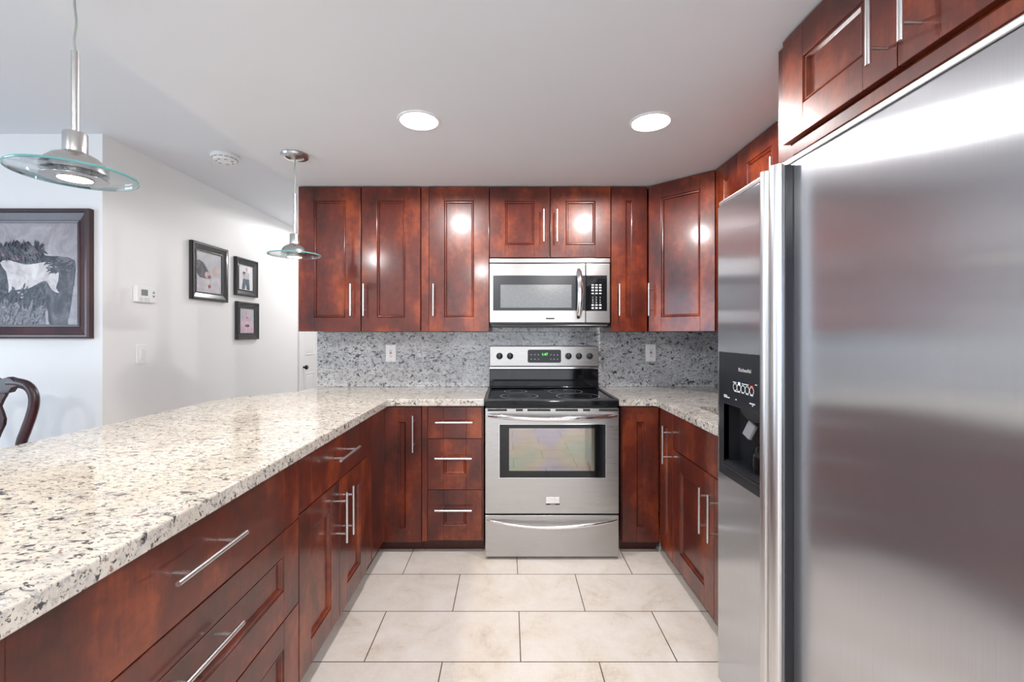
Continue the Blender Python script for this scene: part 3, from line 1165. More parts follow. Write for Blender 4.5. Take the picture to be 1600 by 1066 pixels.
mw = thing('microwave', 'stainless steel over-the-range microwave with dark window and bowed handle', 'microwave', (0, MF, 0))
m0, m1 = mx(764.8), mx(953.3)
mt, mb_ = mz(403.8), mz(504.5)
MB().box(m0 + 0.003, m1 - 0.003, 0.03, YW - MF - 0.025, mb_ - 0.012, mt - 0.002, 0.002).build('body', BLACK_PLASTIC, mw)
MB().box(m0 + 0.012, m1 - 0.014, 0.01, YW - MF - 0.03, mb_ - 0.026, mb_ - 0.0125, 0.004).build('underside', BLACK_PLASTIC, mw)
MB().box(m0, m1, -0.004, 0.03, mz(410.8), mt, 0.003, 3).build('vent_trim', STEEL_H, mw)
# door + glass
dzt = mz(411.6)
xs = mx(915.2)
mb = MB()
mb.box(m0, xs - 0.0008, 0.0, 0.03, mb_, dzt, 0.004, 3)
md = mb.build('door', STEEL_H, mw)
MB().box(mx(770.4), xs - 0.001, -0.0012, 0.002, mz(485.5), mz(430.5), 0.0008).build('window_glass', DARK_PANEL, md)
MB().box(mx(782), mx(893), -0.0016, 0.001, mz(481), mz(445)).build('inner_window', MESHWIN, md)
cpm = MB().box(xs + 0.0008, m1, 0.0, 0.03, mb_, dzt, 0.004, 3).build('control_panel', STEEL_H, mw)
MB().box(xs + 0.0008, mx(948.5), -0.0012, 0.002, mz(486), mz(430.5), 0.0008).build('keypad', BLACK_GLASS, cpm)
mb = MB()
ny = -0.0016
rows = [(445.5, 3), (449.5, 4), (454, 4), (458.7, 3), (476.8, 4), (481.5, 4)]
for py, hgt in rows:
    for px in (926, 931.9, 937.8):
        MB().box(mx(px) - 0.007, mx(px) + 0.007, ny, 0, mz(py) - hgt / 2 / KM * 0.6, mz(py) + hgt / 2 / KM * 0.6).build('key_print', WHITE_PRINT, cpm)
num = ['1', '2', '3', '4', '5', '6', '7', '8', '9', '', '0', '']
for i, ch in enumerate(num):
    if ch:
        px = (926, 931.7, 937.6)[i % 3]
        py = (465, 469.0, 473, 477)[i // 3]
        if i // 3 == 3:
            continue
        text_mesh('key_number', ch, 0.014, WHITE_PRINT, cpm, facing_front(mx(px), ny, mz(py)), 0.0002)
text_mesh('key_number', '0', 0.014, BLACK_PLASTIC, cpm, facing_front(mx(931.7), ny - 0.0004, mz(476.8)), 0.0002)
# arched vertical handle
pts, rads = [], []
for k in range(21):
    t = k / 20
    s = math.sin(PI * t)
    pts.append((mx(904) + 0.006 * math.sin(PI * t), -0.001 - 0.042 * s ** 0.6, mz(497) + (mz(420.5) - mz(497)) * t))
    rads.append(0.012 + 0.008 * s ** 0.5)
MB().tube(pts, rads, 16, flat=(0.6, 1.0), up=(0, 1, 0)).build('handle', CHROME, md)
ax0, ax1 = mx(853), mx(866.5)
MB().box(ax0, ax1, -0.003, 0, mz(496.5), mz(491), 0.001).build('badge', CHROME, md)
MB().box(ax0, ax1, -0.003, 0, mz(499), mz(496.8), 0.0006).build('badge_strip', BLACK_PLASTIC, md)
text_mesh('badge_lettering', 'FRIGIDAIRE', 0.0085, GREY_MARK, md, facing_front((ax0 + ax1) / 2, -0.0033, mz(493.8)), 0.0002)

# ------------------------------------------------------------------ refrigerator (faces -x); local x = 1.67 - world y
FXF = 0.78
FY = 1.67
fr = thing('refrigerator', 'large side-by-side stainless steel refrigerator with door ice dispenser', 'refrigerator', (FXF, FY, 0), R(-90))
FW = FY - 0.60
ft = 1.779
MB().box(0.002, FW - 0.002, 0.066, XR - FXF - 0.01, 0.02, ft - 0.002, 0.003).build('body', simple('fridge_side_grey', (0.10, 0.10, 0.11), 0.4), fr)
MB().box(0, FW, 0.002, 0.30, ft + 0.003, ft + 0.019, 0.003).build('top_trim', STEEL_BAR, fr)
MB().box(0.01, FW - 0.01, 0.07, 0.12, 0.0, 0.02).build('kick_grille', BLACK_PLASTIC, fr)
gsp = FY - 1.275
z0f = 0.03
# freezer door with dispenser opening
px0, px1, pz0, pz1 = 0.012, 0.345, 0.80, 1.244
fd = MB()
fd.box(0, px0, 0, 0.062, z0f, ft, 0.002)
fd.box(px1, gsp - 0.005, 0, 0.062, z0f, ft, 0.002)
fd.box(px0 - 0.002, px1 + 0.002, 0, 0.062, z0f, pz0, 0.002)
fd.box(px0 - 0.002, px1 + 0.002, 0, 0.062, pz1, ft, 0.002)
b = bmesh.new()
o4 = [(0.0015, z0f + 0.002), (gsp - 0.0065, z0f + 0.002), (gsp - 0.0065, ft - 0.002), (0.0015, ft - 0.002)]
i4 = [(px0, pz0), (px1, pz0), (px1, pz1), (px0, pz1)]
vo = [b.verts.new((x, -0.0005, z)) for x, z in o4]
vi = [b.verts.new((x, -0.0005, z)) for x, z in i4]
for k in range(4):
    b.faces.new((vo[k], vo[(k + 1) % 4], vi[(k + 1) % 4], vi[k]))
fd.merge(b)
fdo = fd.build('freezer_door', STEEL_V, fr)
MB().box(gsp + 0.005, FW, 0, 0.062, z0f, ft, 0.004, 3).build('refrigerator_door', STEEL_V, fr)
# dispenser
cx0, cx1, cz0, cz1 = 0.046, 0.318, 0.848, 1.062
mb = MB()
mb.box(px0, px1, -0.003, 0.02, cz1, pz1, 0.002)
mb.box(px0, cx0, -0.003, 0.02, pz0, cz1 + 0.002, 0.002)
mb.box(cx1, px1, -0.003, 0.02, pz0, cz1 + 0.002, 0.002)
mb.box(cx0 - 0.002, cx1 + 0.002, -0.003, 0.02, pz0, cz0, 0.002)
ds = mb.build('dispenser', DARK_PANEL, fdo)
ds['label'] = 'black ice and water dispenser panel'
mb = MB()
mb.box(cx0, cx1, 0.0575, 0.060, cz0, cz1)
mb.box(cx0 - 0.004, cx0, 0.0, 0.06, cz0, cz1)
mb.box(cx1, cx1 + 0.004, 0.0, 0.06, cz0, cz1)
mb.box(cx0, cx1, 0.0, 0.06, cz1 - 0.004, cz1)
# funnel under the top edge
fn = []
for k in range(9):
    t = k / 8
    fn.append((cx0 + 0.10 + 0.16 * t, cz1 - 0.003 - 0.035 * math.sin(PI * t) ** 0.8))
fn += [(cx0 + 0.26, cz1), (cx0 + 0.10, cz1)]
mb.prism([(x, z) for x, z in fn], -0.045, -0.004, M=Matrix.Rotation(R(90), 4, 'X') @ Matrix.Scale(1, 4))
mb.build('dispenser_recess', BLACK_PLASTIC, fdo)
# grille tray
mb = MB()
M = Matrix.Translation((0, 0.0, cz0 + 0.003))
mb.box(cx0, cx1, 0.0, 0.057, cz0 - 0.0, cz0 + 0.004)
for k in range(7):
    yy = 0.004 + k * 0.0078
    mb.box(cx0 + 0.004, cx1 - 0.004, yy, yy + 0.003, cz0 + 0.004, cz0 + 0.009)
mb.build('drip_tray', CHROME if False else DARK_PANEL, fdo)
MB().box(cx0 - 0.004, cx1 + 0.004, -0.008, -0.003, cz0 - 0.014, cz0 - 0.006, 0.002).build('tray_lip', BLACK_PLASTIC, fdo)
Mp = Matrix.Translation((0.165, 0.030, 0.985)) @ Matrix.Rotation(R(-18), 4, 'X') @ Matrix.Rotation(R(14), 4, 'Y')
MB().box(-0.024, 0.024, -0.006, 0.006, -0.026, 0.026, 0.003, M=Mp).build('dispenser_paddle', GREY_MARK, fdo)
MB().lathe([(0, 0.09), (0.018, 0.088), (0.034, 0.072), (0.042, 0.045), (0.044, 0.0), (0.0, 0.0)], M=Matrix.Translation((0.215, 0.045, cz0 + 0.010)) @ Matrix.Scale(0.62, 4, (0, 1, 0)), seg=30).build('dispenser_cradle', BLACK_GLASS, fdo)


def fpx(px):
    return FY - FXF * 700 / (px - 795)


def fpz(px, py):
    return 1.311 - (py - 521) * FXF / (px - 795)


def fit_text(nm, body_, pxa, pxb, pyc, mat, zscale=1.0, size=0.02):
    x_a, x_b = fpx(pxa), fpx(pxb)
    xm = (x_a + x_b) / 2
    zc = fpz((pxa + pxb) / 2, pyc)
    return text_mesh(nm, body_, size, mat, fdo, facing_front(xm, -0.0034, zc), 0.0002)


fit_text('brand_lettering', 'KitchenAid', 1154.5, 1176, 579.5, WHITE_PRINT, size=0.0175)
mb = MB()
for px, py in ((1150, 605), (1156, 606.5), (1162.5, 608.5), (1169, 610), (1176, 611.5)):
    xc, zc = fpx(px), fpz(px, py)
    M = Matrix.Translation((xc, -0.0031, zc)) @ Matrix.Rotation(R(90), 4, 'X')
    mb2 = MB()
    annulus(mb2, 0, 0, 0.0135, 0.0028, 0.0003)
    bmesh.ops.transform(mb2.bm, matrix=M, verts=mb2.bm.verts)
    mb2.build('button_ring', WHITE_PRINT, fdo)
mb = MB()
xa_, xb_, zc = fpx(1149), fpx(1158), fpz(1153, 612)
mb.box(xa_, xb_, -0.0036, -0.003, zc - 0.002, zc + 0.001)
mb.build('button_link', WHITE_PRINT, fdo)
for px, py, hw in ((1149.5, 597.5, 0.012), (1163, 600.5, 0.010), (1168.5, 601.5, 0.010), (1162, 614.3, 0.008), (1169, 616.5, 0.008), (1176, 618.5, 0.008), (1183, 602, 0.006)):
    xc, zc = fpx(px), fpz(px, py)
    MB().box(xc - hw, xc + hw, -0.0036, -0.003, zc - 0.0016, zc + 0.0016).build('caption_print', WHITE_PRINT, fdo)
for px, py, hw in ((1135, 617.5, 0.012), (1137, 620.5, 0.02), (1151.5, 624.5, 0.004), (1177, 631.5, 0.016), (1177.5, 634.5, 0.003)):
    xc, zc = fpx(px), fpz(px, py)
    MB().box(xc - hw, xc + hw, -0.0036, -0.003, zc - 0.0022, zc + 0.0018).build('caption_print', WHITE_PRINT, fdo)
xc, zc = fpx(1156.5), fpz(1156.5, 600)
MB().box(xc - 0.006, xc + 0.006, -0.0038, -0.003, zc - 0.005, zc + 0.005, 0.001).build('indicator_light', BLUE_LED, fdo)['label'] = 'pale blue lit indicator'
xc, zc = fpx(1176), fpz(1176, 605)
MB().box(xc - 0.006, xc + 0.006, -0.0038, -0.003, zc - 0.003, zc + 0.003, 0.001).build('indicator_light', RED_LED, fdo)['label'] = 'red lit indicator'


# full height handles
def fridge_handle(xa, xb, nm, par):
    # cross-section in (x,y), rounded front
    xm = (xa + xb) / 2
    hw = (xb - xa) / 2
    prof = [(xm - hw * 0.72, -0.0245), (xm - hw * 0.72, -0.026)]
    for k in range(13):
        a = PI * k / 12
        prof.append((xm - hw * math.cos(a), -0.036 - 0.018 * math.sin(a)))
    prof += [(xm + hw * 0.72, -0.026), (xm + hw * 0.72, -0.0245)]
    mbh = MB()
    mbh.prism(prof, 0.05, ft - 0.003, 0.0015)
    ho = mbh.build(nm, STEEL_BAR, par)
    MB().box(xm - hw * 0.8, xm + hw * 0.8, -0.024, -0.0006, 0.052, ft - 0.006, 0.002).build('handle_mount', DARK_PANEL, par if par is fdo else par)
    return ho


fridge_handle(FY - 1.308, FY - 1.274, 'handle', fdo)
fridge_handle(FY - 1.267, FY - 1.222, 'handle', fr)

# ------------------------------------------------------------------ recessed lights
def recessed(x, y, label, z=CZ, e=60):
    r = thing('recessed_light', label, 'ceiling light', (x, y, z), 0, 'recessed ceiling lights')
    MB().lathe([(0.095, -0.0002), (0.093, -0.005), (0.084, -0.007), (0.079, -0.003), (0.079, -0.0005)], seg=48).build('trim_ring', WHITE_PLASTIC, r)
    MB().lathe([(0.0785, -0.0015), (0.0, -0.0035)], seg=40).build('lens', LED_WHITE, r)
    lamp('light_beam', 'SPOT', (0, 0, -0.012), e, (1.0, 0.97, 0.95), (0, 0, 0), r, spot_size=R(176), spot_blend=0.12, shadow_soft_size=0.035)
    return r


recessed(-0.401, 2.003, 'lit recessed ceiling light left of centre, above the three-drawer cabinet', e=42)
recessed(0.639, 2.016, 'lit recessed ceiling light right of centre, in front of the corner cabinet', e=42)

recessed(-1.62, 4.9, 'lit recessed ceiling light in the hallway behind the wall cabinets', LZ, 46)
recessed(-2.0, -0.9, 'added recessed-style fill light over the dining side, behind the viewer', LZ, 56)  # unseen lamp added to brighten the hall wall
recessed(-0.401, -0.9, 'added recessed-style fill light behind the viewer on the peninsula side', e=58)  # added fill for the kitchen, shaped like the ceiling lights in view
recessed(0.639, -0.9, 'added recessed-style fill light behind the viewer on the refrigerator side', e=58)  # second added kitchen fill, also out of view

# ------------------------------------------------------------------ pendants
def pendant(y, label):
    x = -1.14
    r = thing('pendant_light', label, 'pendant light', (x, y, CZ), 0, 'glass disc pendants over the peninsula')
    MB().lathe([(0.066, -0.0003), (0.070, -0.006), (0.066, -0.016), (0.045, -0.018), (0.040, -0.012), (0.022, -0.012), (0.010, -0.020), (0, -0.020)], seg=40).build('canopy', NICKEL, r)
    mb = MB()
    pts = [(0.0018 * math.sin(z_ * 60), 0.0018 * math.cos(z_ * 60), -0.015 - z_) for z_ in [k * 0.0125 for k in range(17)]]
    mb.tube(pts, 0.0028, 8)
    mb.build('cord', simple('grey_cord', (0.32, 0.36, 0.34), 0.4) if 'grey_cord' not in bpy.data.materials else bpy.data.materials['grey_cord'], r)
    zr0, zr1 = 2.052 - CZ, 1.838 - CZ
    MB().tube([(0, 0, zr0), (0, 0, zr1 - 0.002)], 0.0085, 16).build('rod', NICKEL, r)
    zd = 1.722 - CZ
    MB().lathe([(0, zr1 + 0.002), (0.024, zr1), (0.0255, zr1 - 0.003), (0.0255, zr1 - 0.052), (0.031, zr1 - 0.055), (0.048, zr1 - 0.064), (0.060, zr1 - 0.076), (0.068, zr1 - 0.092), (0.070, zd + 0.010), (0.068, zd + 0.0095), (0.046, zd + 0.014), (0, zd + 0.016)], seg=44).build('socket_housing', NICKEL, r)
    MB().lathe([(0.0, zd - 0.0075), (0.030, zd - 0.0065), (0.0345, zd - 0.0045), (0.0345, zd - 0.002), (0, zd - 0.0015)], seg=36).build('bulb', BULB, r)
    # shallow glass dish, slightly raised rim
    MB().lathe([(0.041, zd + 0.0035), (0.090, zd + 0.005), (0.129, zd + 0.0085), (0.129, zd + 0.0035), (0.090, zd - 0.002), (0.041, zd - 0.0035)], seg=72).build('glass_shade', GLASS, r)
    MB().lathe([(0.1292, zd + 0.0090), (0.1315, zd + 0.0085), (0.1325, zd + 0.006), (0.1315, zd + 0.0035), (0.1292, zd + 0.0030)], seg=72).build('glass_rim', GLASS_EDGE, r)['label'] = 'teal polished glass edge'
    MB().lathe([(0.0352, zd + 0.015), (0.0352, zd - 0.0062), (0.0375, zd - 0.0062), (0.0375, zd - 0.0052)], seg=40).build('bulb_sleeve', NICKEL, r)
    MB().lathe([(0.0378, zd - 0.0045), (0.068, zd - 0.0050), (0.068, zd - 0.0035), (0.037, zd - 0.0035)], seg=44).build('retaining_ring', NICKEL, r)
    lamp('light_beam', 'SPOT', (0, 0, zd - 0.02), 16, (1.0, 0.85, 0.62), (0, 0, 0), r, spot_size=R(130), spot_blend=0.6, shadow_soft_size=0.03)
    return r


pendant(1.178, 'lit glass disc pendant nearest the viewer, hanging at upper left')
pendant(2.386, 'lit glass disc pendant farther away, beside the wall cabinets')

# ------------------------------------------------------------------ smoke detector
r = thing('smoke_detector', 'round white smoke detector on the dining ceiling', 'smoke detector', (-1.80, 2.84, LZ))
MB().lathe([(0.078, -0.0003), (0.080, -0.012), (0.074, -0.020), (0.070, -0.022), (0.068, -0.030), (0.060, -0.038), (0.030, -0.042), (0, -0.042)], seg=48).build('body', WHITE_PLASTIC, r)
mb = MB()
for k in range(14):
    a0 = 2 * PI * k / 14
    M = Matrix.Rotation(a0, 4, 'Z')
    mb.box(0.064, 0.0715, -0.011, 0.011, -0.0285, -0.0245, M=M)
    if k % 2 == 0:
        mb.box(0.042, 0.050, -0.008, 0.008, -0.0420, -0.0395, M=M)
mb.build('vent', GREY_MARK, r)

# ------------------------------------------------------------------ hall wall items (faces +x) local x = world y, -y = +x
r = thing('thermostat', 'small white wall thermostat with a grey screen on the hall wall', 'thermostat', (XL + 0.0002, 2.815, 1.556), R(90))
MB().box(-0.078, 0.078, -0.028, 0, -0.052, 0.052, 0.008, 3).build('casing', WHITE_PLASTIC, r)
MB().box(-0.045, 0.005, -0.0286, -0.027, -0.010, 0.028, 0.0005).build('screen', LCD, r)
for zz, s in ((0.016, 1), (-0.012, -1)):
    MB().prism([(0.040, zz - 0.008 * s), (0.062, zz - 0.008 * s), (0.051, zz + 0.008 * s)][::s], 0, 0.0025, M=Matrix.Translation((0, -0.0275, 0)) @ Matrix.Rotation(R(90), 4, 'X')).build('arrow_button', GREY_MARK, r)
for xx in (-0.045, -0.012, 0.010):
    mb2 = MB()
    annulus(mb2, 0, 0, 0.009, 0.0022, 0.0006)
    bmesh.ops.transform(mb2.bm, matrix=Matrix.Translation((xx, -0.028, -0.033)) @ Matrix.Rotation(R(90), 4, 'X'), verts=mb2.bm.verts)
    mb2.build('round_button', GREY_MARK, r)
r = thing('light_switch', 'white rocker light switch below the thermostat', 'switch', (XL + 0.0002, 2.80, 1.180), R(90))
MB().box(-0.036, 0.036, -0.006, 0, -0.059, 0.059, 0.0025).build('cover_plate', WHITE_PLASTIC, r)
MB().box(-0.018, 0.018, -0.0075, -0.005, -0.036, 0.036, 0.001).build('rocker_frame', TRIM_WHITE, r)
MB().box(-0.014, 0.014, -0.004, 0.004, -0.031, 0.031, 0.001, M=Matrix.Translation((0, -0.0085, 0)) @ Matrix.Rotation(R(7), 4, 'X')).build('rocker', WHITE_PLASTIC, r)


# picture frames ------------------------------------------------------
def frame(root, w, h, fw, depth, mat, prof=None):
    """frame centred at the origin of root, back at y=0, towards -y"""
    mb = MB()
    prof = prof or [(0, 0.0), (0, -depth * 0.85), (fw * 0.12, -depth), (fw * 0.25, -depth), (fw * 0.32, -depth * 0.82), (fw * 0.8, -depth * 0.45), (fw * 0.84, -depth * 0.55), (fw, -depth * 0.5), (fw, 0)]
    mb.ring_profile(-w / 2, w / 2, -h / 2, h / 2, prof, False)
    return mb.build('frame', mat, root)


def flat_poly(mb, pts, y):
    b = bmesh.new()
    vs_ = [b.verts.new((x, y, z)) for x, z in pts]
    es = [b.edges.new((vs_[i], vs_[(i + 1) % len(vs_)])) for i in range(len(vs_))]
    bmesh.ops.triangle_fill(b, edges=es, use_beauty=True)
    for f in b.faces:
        f.normal_update()
        if f.normal.y > 0:
            f.normal_flip()
    mb.merge(b)


def smooth_poly(pts, sub=4):
    n = len(pts)
    out = []
    for i in range(n):
        a, b_, c_, d_ = pts[i - 1], pts[i], pts[(i + 1) % n], pts[(i + 2) % n]
        for k in range(sub):
            t = k / sub
            out.append(tuple(0.5 * ((2 * b_[j]) + (-a[j] + c_[j]) * t + (2 * a[j] - 5 * b_[j] + 4 * c_[j] - d_[j]) * t * t + (-a[j] + 3 * b_[j] - 3 * c_[j] + d_[j]) * t ** 3) for j in (0, 1)))
    return out


def ell(cx, cz, rx_, rz_, n=18, rot=0):
    return [(cx + rx_ * math.cos(2 * PI * k / n) * math.cos(rot) - rz_ * math.sin(2 * PI * k / n) * math.sin(rot),
             cz + rx_ * math.cos(2 * PI * k / n) * math.sin(rot) + rz_ * math.sin(2 * PI * k / n) * math.cos(rot)) for k in range(n)]


GREYP = art_mat('photo_backdrop', (0.42, 0.43, 0.46), (0.52, 0.53, 0.56), (0.62, 0.62, 0.65), 5, 0.2)
SKIN = art_mat('photo_skin', (0.50, 0.38, 0.38), (0.60, 0.47, 0.46), (0.68, 0.56, 0.54), 9, 0.3)
DARKP = art_mat('photo_dark', (0.05, 0.055, 0.065), (0.13, 0.13, 0.15), (0.22, 0.22, 0.25), 14, 0.6)
PINKP = art_mat('photo_pink', (0.55, 0.36, 0.46), (0.68, 0.48, 0.58), (0.80, 0.66, 0.72), 16, 0.6)
PALEP = art_mat('photo_pale_cloth', (0.48, 0.46, 0.50), (0.60, 0.58, 0.62), (0.72, 0.70, 0.73), 14, 0.6)
WHITEP = art_mat('photo_white_backdrop', (0.74, 0.74, 0.76), (0.80, 0.80, 0.82), (0.84, 0.84, 0.86), 4, 0.1)
JEANP = art_mat('photo_denim', (0.06, 0.08, 0.11), (0.12, 0.15, 0.19), (0.22, 0.25, 0.29), 20, 0.4)
RASP = art_mat('photo_red_patch', (0.25, 0.05, 0.09), (0.35, 0.10, 0.14), (0.45, 0.2, 0.24), 20, 0.4)
MATW = simple('mat_board_white', (0.82, 0.82, 0.84), 0.6)


def wall_frame(yc, zc, w, h, fw, label, bgm, matb=0.0):
    r = thing('picture_frame', label, 'picture', (XL + 0.0003, yc, zc), R(90), None)
    frame(r, w, h, fw, 0.028, BLACK_WOOD)
    iw, ih = w / 2 - fw * 0.98, h / 2 - fw * 0.98
    if matb:
        MB().box(-iw, iw, -0.006, -0.001, -ih, ih).build('mat_board', MATW, r)
        iw -= matb
        ih -= matb
    MB().box(-iw, iw, -0.008, -0.0015, -ih, ih).build('photograph', bgm, r)
    return r, iw, ih


r, iw, ih = wall_frame(3.428, 1.772, 0.415, 0.425, 0.062, 'largest black framed portrait on the hall wall, two figures close together', GREYP, 0.008)
mb = MB()
flat_poly(mb, smooth_poly([(-iw * 0.98, ih * 0.55), (-iw * 0.5, ih * 0.50), (-iw * 0.1, ih * 0.1), (iw * 0.15, -ih * 0.25), (-iw * 0.2, -ih * 0.32), (-iw * 0.6, -ih * 0.35), (-iw * 0.98, -ih * 0.1)], 3), -0.0084)
mb.build('printed_shape', DARKP, r)
mb = MB()
flat_poly(mb, ell(-iw * 0.18, -ih * 0.12, iw * 0.2, ih * 0.17), -0.0088)
flat_poly(mb, ell(iw * 0.52, ih * 0.12, iw * 0.27, ih * 0.26), -0.0088)
mb.build('printed_shape', SKIN, r)
mb = MB()
flat_poly(mb, smooth_poly([(-iw * 0.97, -ih * 0.97), (-iw * 0.95, -ih * 0.3), (-iw * 0.3, -ih * 0.33), (iw * 0.1, -ih * 0.45), (iw * 0.3, -ih * 0.18), (iw * 0.85, -ih * 0.2), (iw * 0.97, -ih * 0.97)], 1), -0.0086)
mb.build('printed_shape', PALEP, r)
mb = MB()
flat_poly(mb, ell(-iw * 0.05, -ih * 0.2, iw * 0.12, ih * 0.07), -0.0091)
flat_poly(mb, ell(0.0, -ih * 0.72, iw * 0.12, ih * 0.1), -0.0091)
mb.build('printed_shape', RASP, r)

r, iw, ih = wall_frame(3.905, 1.794, 0.325, 0.325, 0.056, 'small black framed picture of a standing figure, upper of the small pair', WHITEP)
mb = MB()
flat_poly(mb, smooth_poly([(-iw * 0.55, -ih * 0.95), (-iw * 0.4, -ih * 0.1), (iw * 0.45, -ih * 0.1), (iw * 0.55, -ih * 0.95), (iw * 0.1, -ih * 0.95), (0, -ih * 0.5), (-iw * 0.15, -ih * 0.95)], 1), -0.0084)
mb.build('printed_shape', JEANP, r)
mb = MB()
flat_poly(mb, smooth_poly([(-iw * 0.42, -ih * 0.12), (-iw * 0.5, ih * 0.35), (0, ih * 0.5), (iw * 0.5, ih * 0.4), (iw * 0.42, -ih * 0.12)], 1), -0.0084)
mb.build('printed_shape', PALEP, r)
mb = MB()
flat_poly(mb, ell(iw * 0.1, ih * 0.68, iw * 0.15, ih * 0.17), -0.0088)
flat_poly(mb, ell(-iw * 0.25, ih * 0.25, iw * 0.14, ih * 0.15), -0.0088)
mb.build('printed_shape', SKIN, r)
mb = MB()
flat_poly(mb, ell(-iw * 0.27, ih * 0.38, iw * 0.16, ih * 0.10), -0.0090)
mb.build('printed_shape', DARKP, r)

r, iw, ih = wall_frame(3.922, 1.420, 0.325, 0.325, 0.056, 'small black framed picture of a seated figure in pink, lower of the small pair', GREYP)
mb = MB()
flat_poly(mb, smooth_poly([(-iw * 0.97, -ih * 0.97), (-iw * 0.93, -ih * 0.3), (-iw * 0.45, ih * 0.1), (-iw * 0.5, ih * 0.42), (-iw * 0.15, ih * 0.6), (iw * 0.35, ih * 0.45), (iw * 0.4, ih * 0.05), (iw * 0.9, -ih * 0.3), (iw * 0.97, -ih * 0.97)], 1), -0.0084)
flat_poly(mb, ell(-iw * 0.15, ih * 0.68, iw * 0.16, ih * 0.14), -0.0084)
mb.build('printed_shape', PINKP, r)
mb = MB()
flat_poly(mb, ell(iw * 0.05, ih * 0.12, iw * 0.2, ih * 0.16), -0.0088)
mb.build('printed_shape', SKIN, r)
mb = MB()
flat_poly(mb, ell(iw * 0.02, -ih * 0.40, iw * 0.34, ih * 0.12), -0.0088)
flat_poly(mb, smooth_poly([(-iw * 0.18, ih * 0.18), (0, ih * 0.32), (iw * 0.26, ih * 0.18), (iw * 0.05, ih * 0.24)], 2), -0.0090)
mb.build('printed_shape', DARKP, r)

# horse painting on the dining wall (faces -y)
KD = 276.0
pxl, pxr, pyt, pyb = -105, 147, 328, 529
hw_, hh_ = (pxr - pxl) / KD, (pyb - pyt) / KD
xc = ((pxl + pxr) / 2 - 795) / KD
zc = 1.311 - ((pyt + pyb) / 2 - 521) / KD
r = thing('painting', 'large horse painting in a dark mahogany frame on the dining wall', 'painting', (xc, DW - 0.0003, zc))
frame(r, hw_, hh_, 0.078, 0.035, MAHOG)
iw, ih = hw_ / 2 - 0.076, hh_ / 2 - 0.076
SKYP = art_mat('painting_pale_sky', (0.26, 0.24, 0.27), (0.36, 0.34, 0.37), (0.47, 0.44, 0.48), 7, 1.2, 0.25)
DARKH = art_mat('painting_dark_horses', (0.006, 0.006, 0.009), (0.03, 0.03, 0.038), (0.14, 0.13, 0.155), 14, 2.2, 0.25)
MIDH = art_mat('painting_grey_horse', (0.04, 0.042, 0.055), (0.09, 0.093, 0.11), (0.19, 0.19, 0.215), 12, 1.6, 0.4, (1, 1, 0.5))
PALEH = art_mat('painting_white_horse', (0.30, 0.26, 0.28), (0.55, 0.51, 0.51), (0.70, 0.67, 0.66), 11, 0.8, 0.25)
GRASSP = art_mat('painting_grass', (0.05, 0.05, 0.06), (0.15, 0.145, 0.16), (0.30, 0.28, 0.30), 22, 2.0, 0.25)
PLUMP = art_mat('painting_plum_patch', (0.12, 0.05, 0.08), (0.22, 0.12, 0.16), (0.34, 0.22, 0.27), 20, 1.5, 0.25)
MB().box(-iw, iw, -0.012, -0.001, -ih, ih).build('canvas', SKYP, r)


def pp(px, py):
    return ((px - (pxl + pxr) / 2) / KD, ((pyt + pyb) / 2 - py) / KD)


def crop(px, py):
    # pixel of the zoomed crop (0,310)-(170,550), 4.441x
    return pp(px / 4.441, 310 + py / 4.441)


bot = 310 + 884 / 4.441
top_ = 328 + 18
L_ = [(-90 + 18 + 18, bot)]
mb = MB()
flat_poly(mb, [pp(-83, bot)] + [pp(-83, 440), pp(-60, 425), pp(-30, 440)] + [crop(0, 640), crop(80, 720), crop(170, 760), crop(330, 700), crop(335, 884)], -0.0124)
mb.build('painted_grass', GRASSP, r)
mb = MB()
flat_poly(mb, smooth_poly([pp(-40, 420), crop(-60, 420), crop(20, 385), crop(60, 300), crop(90, 330), crop(137, 290), crop(160, 325), crop(212, 300), crop(240, 330), crop(300, 350), crop(330, 400), crop(430, 405), crop(534, 435), crop(534, 560), crop(515, 640), crop(440, 650), crop(420, 740), crop(150, 770), crop(60, 700), pp(-40, 470)], 2), -0.0128)
mb.build('painted_horse', DARKH, r)
mb = MB()
flat_poly(mb, smooth_poly([crop(405, 420), crop(470, 410), crop(533, 440), crop(533, 540), crop(515, 690), crop(500, 790), crop(485, 845), crop(480, 884), crop(365, 884), crop(350, 800), crop(330, 690), crop(350, 600), crop(420, 540)], 2), -0.0131)
mb.build('painted_horse', MIDH, r)
mb = MB()
flat_poly(mb, smooth_poly([crop(20, 450), crop(70, 430), crop(150, 452), crop(200, 462), crop(270, 455), crop(330, 445), crop(400, 455), crop(425, 500), crop(420, 580), crop(405, 625), crop(430, 660), crop(380, 640), crop(350, 590), crop(320, 575), crop(270, 600), crop(200, 635), crop(165, 625), crop(185, 690), crop(160, 690), crop(115, 630), crop(95, 640), crop(70, 665), crop(80, 620), crop(70, 560), crop(60, 510)], 2), -0.0134)
mb.build('painted_horse', PALEH, r)
mb = MB()
for cx, cz, a, b2 in ((40, 370, 22, 34), (130, 415, 34, 18), (245, 365, 26, 34)):
    c = crop(cx, cz)
    flat_poly(mb, ell(c[0], c[1], a / 4.441 / KD, b2 / 4.441 / KD), -0.0133)
mb.build('painted_patch', PLUMP, r)
mb = MB()
flat_poly(mb, smooth_poly([crop(405, 455), crop(440, 470), crop(445, 540), crop(435, 570), crop(425, 520)], 2), -0.0137)
mb.build('painted_tail', DARKH, r)

rs = random.Random(5)


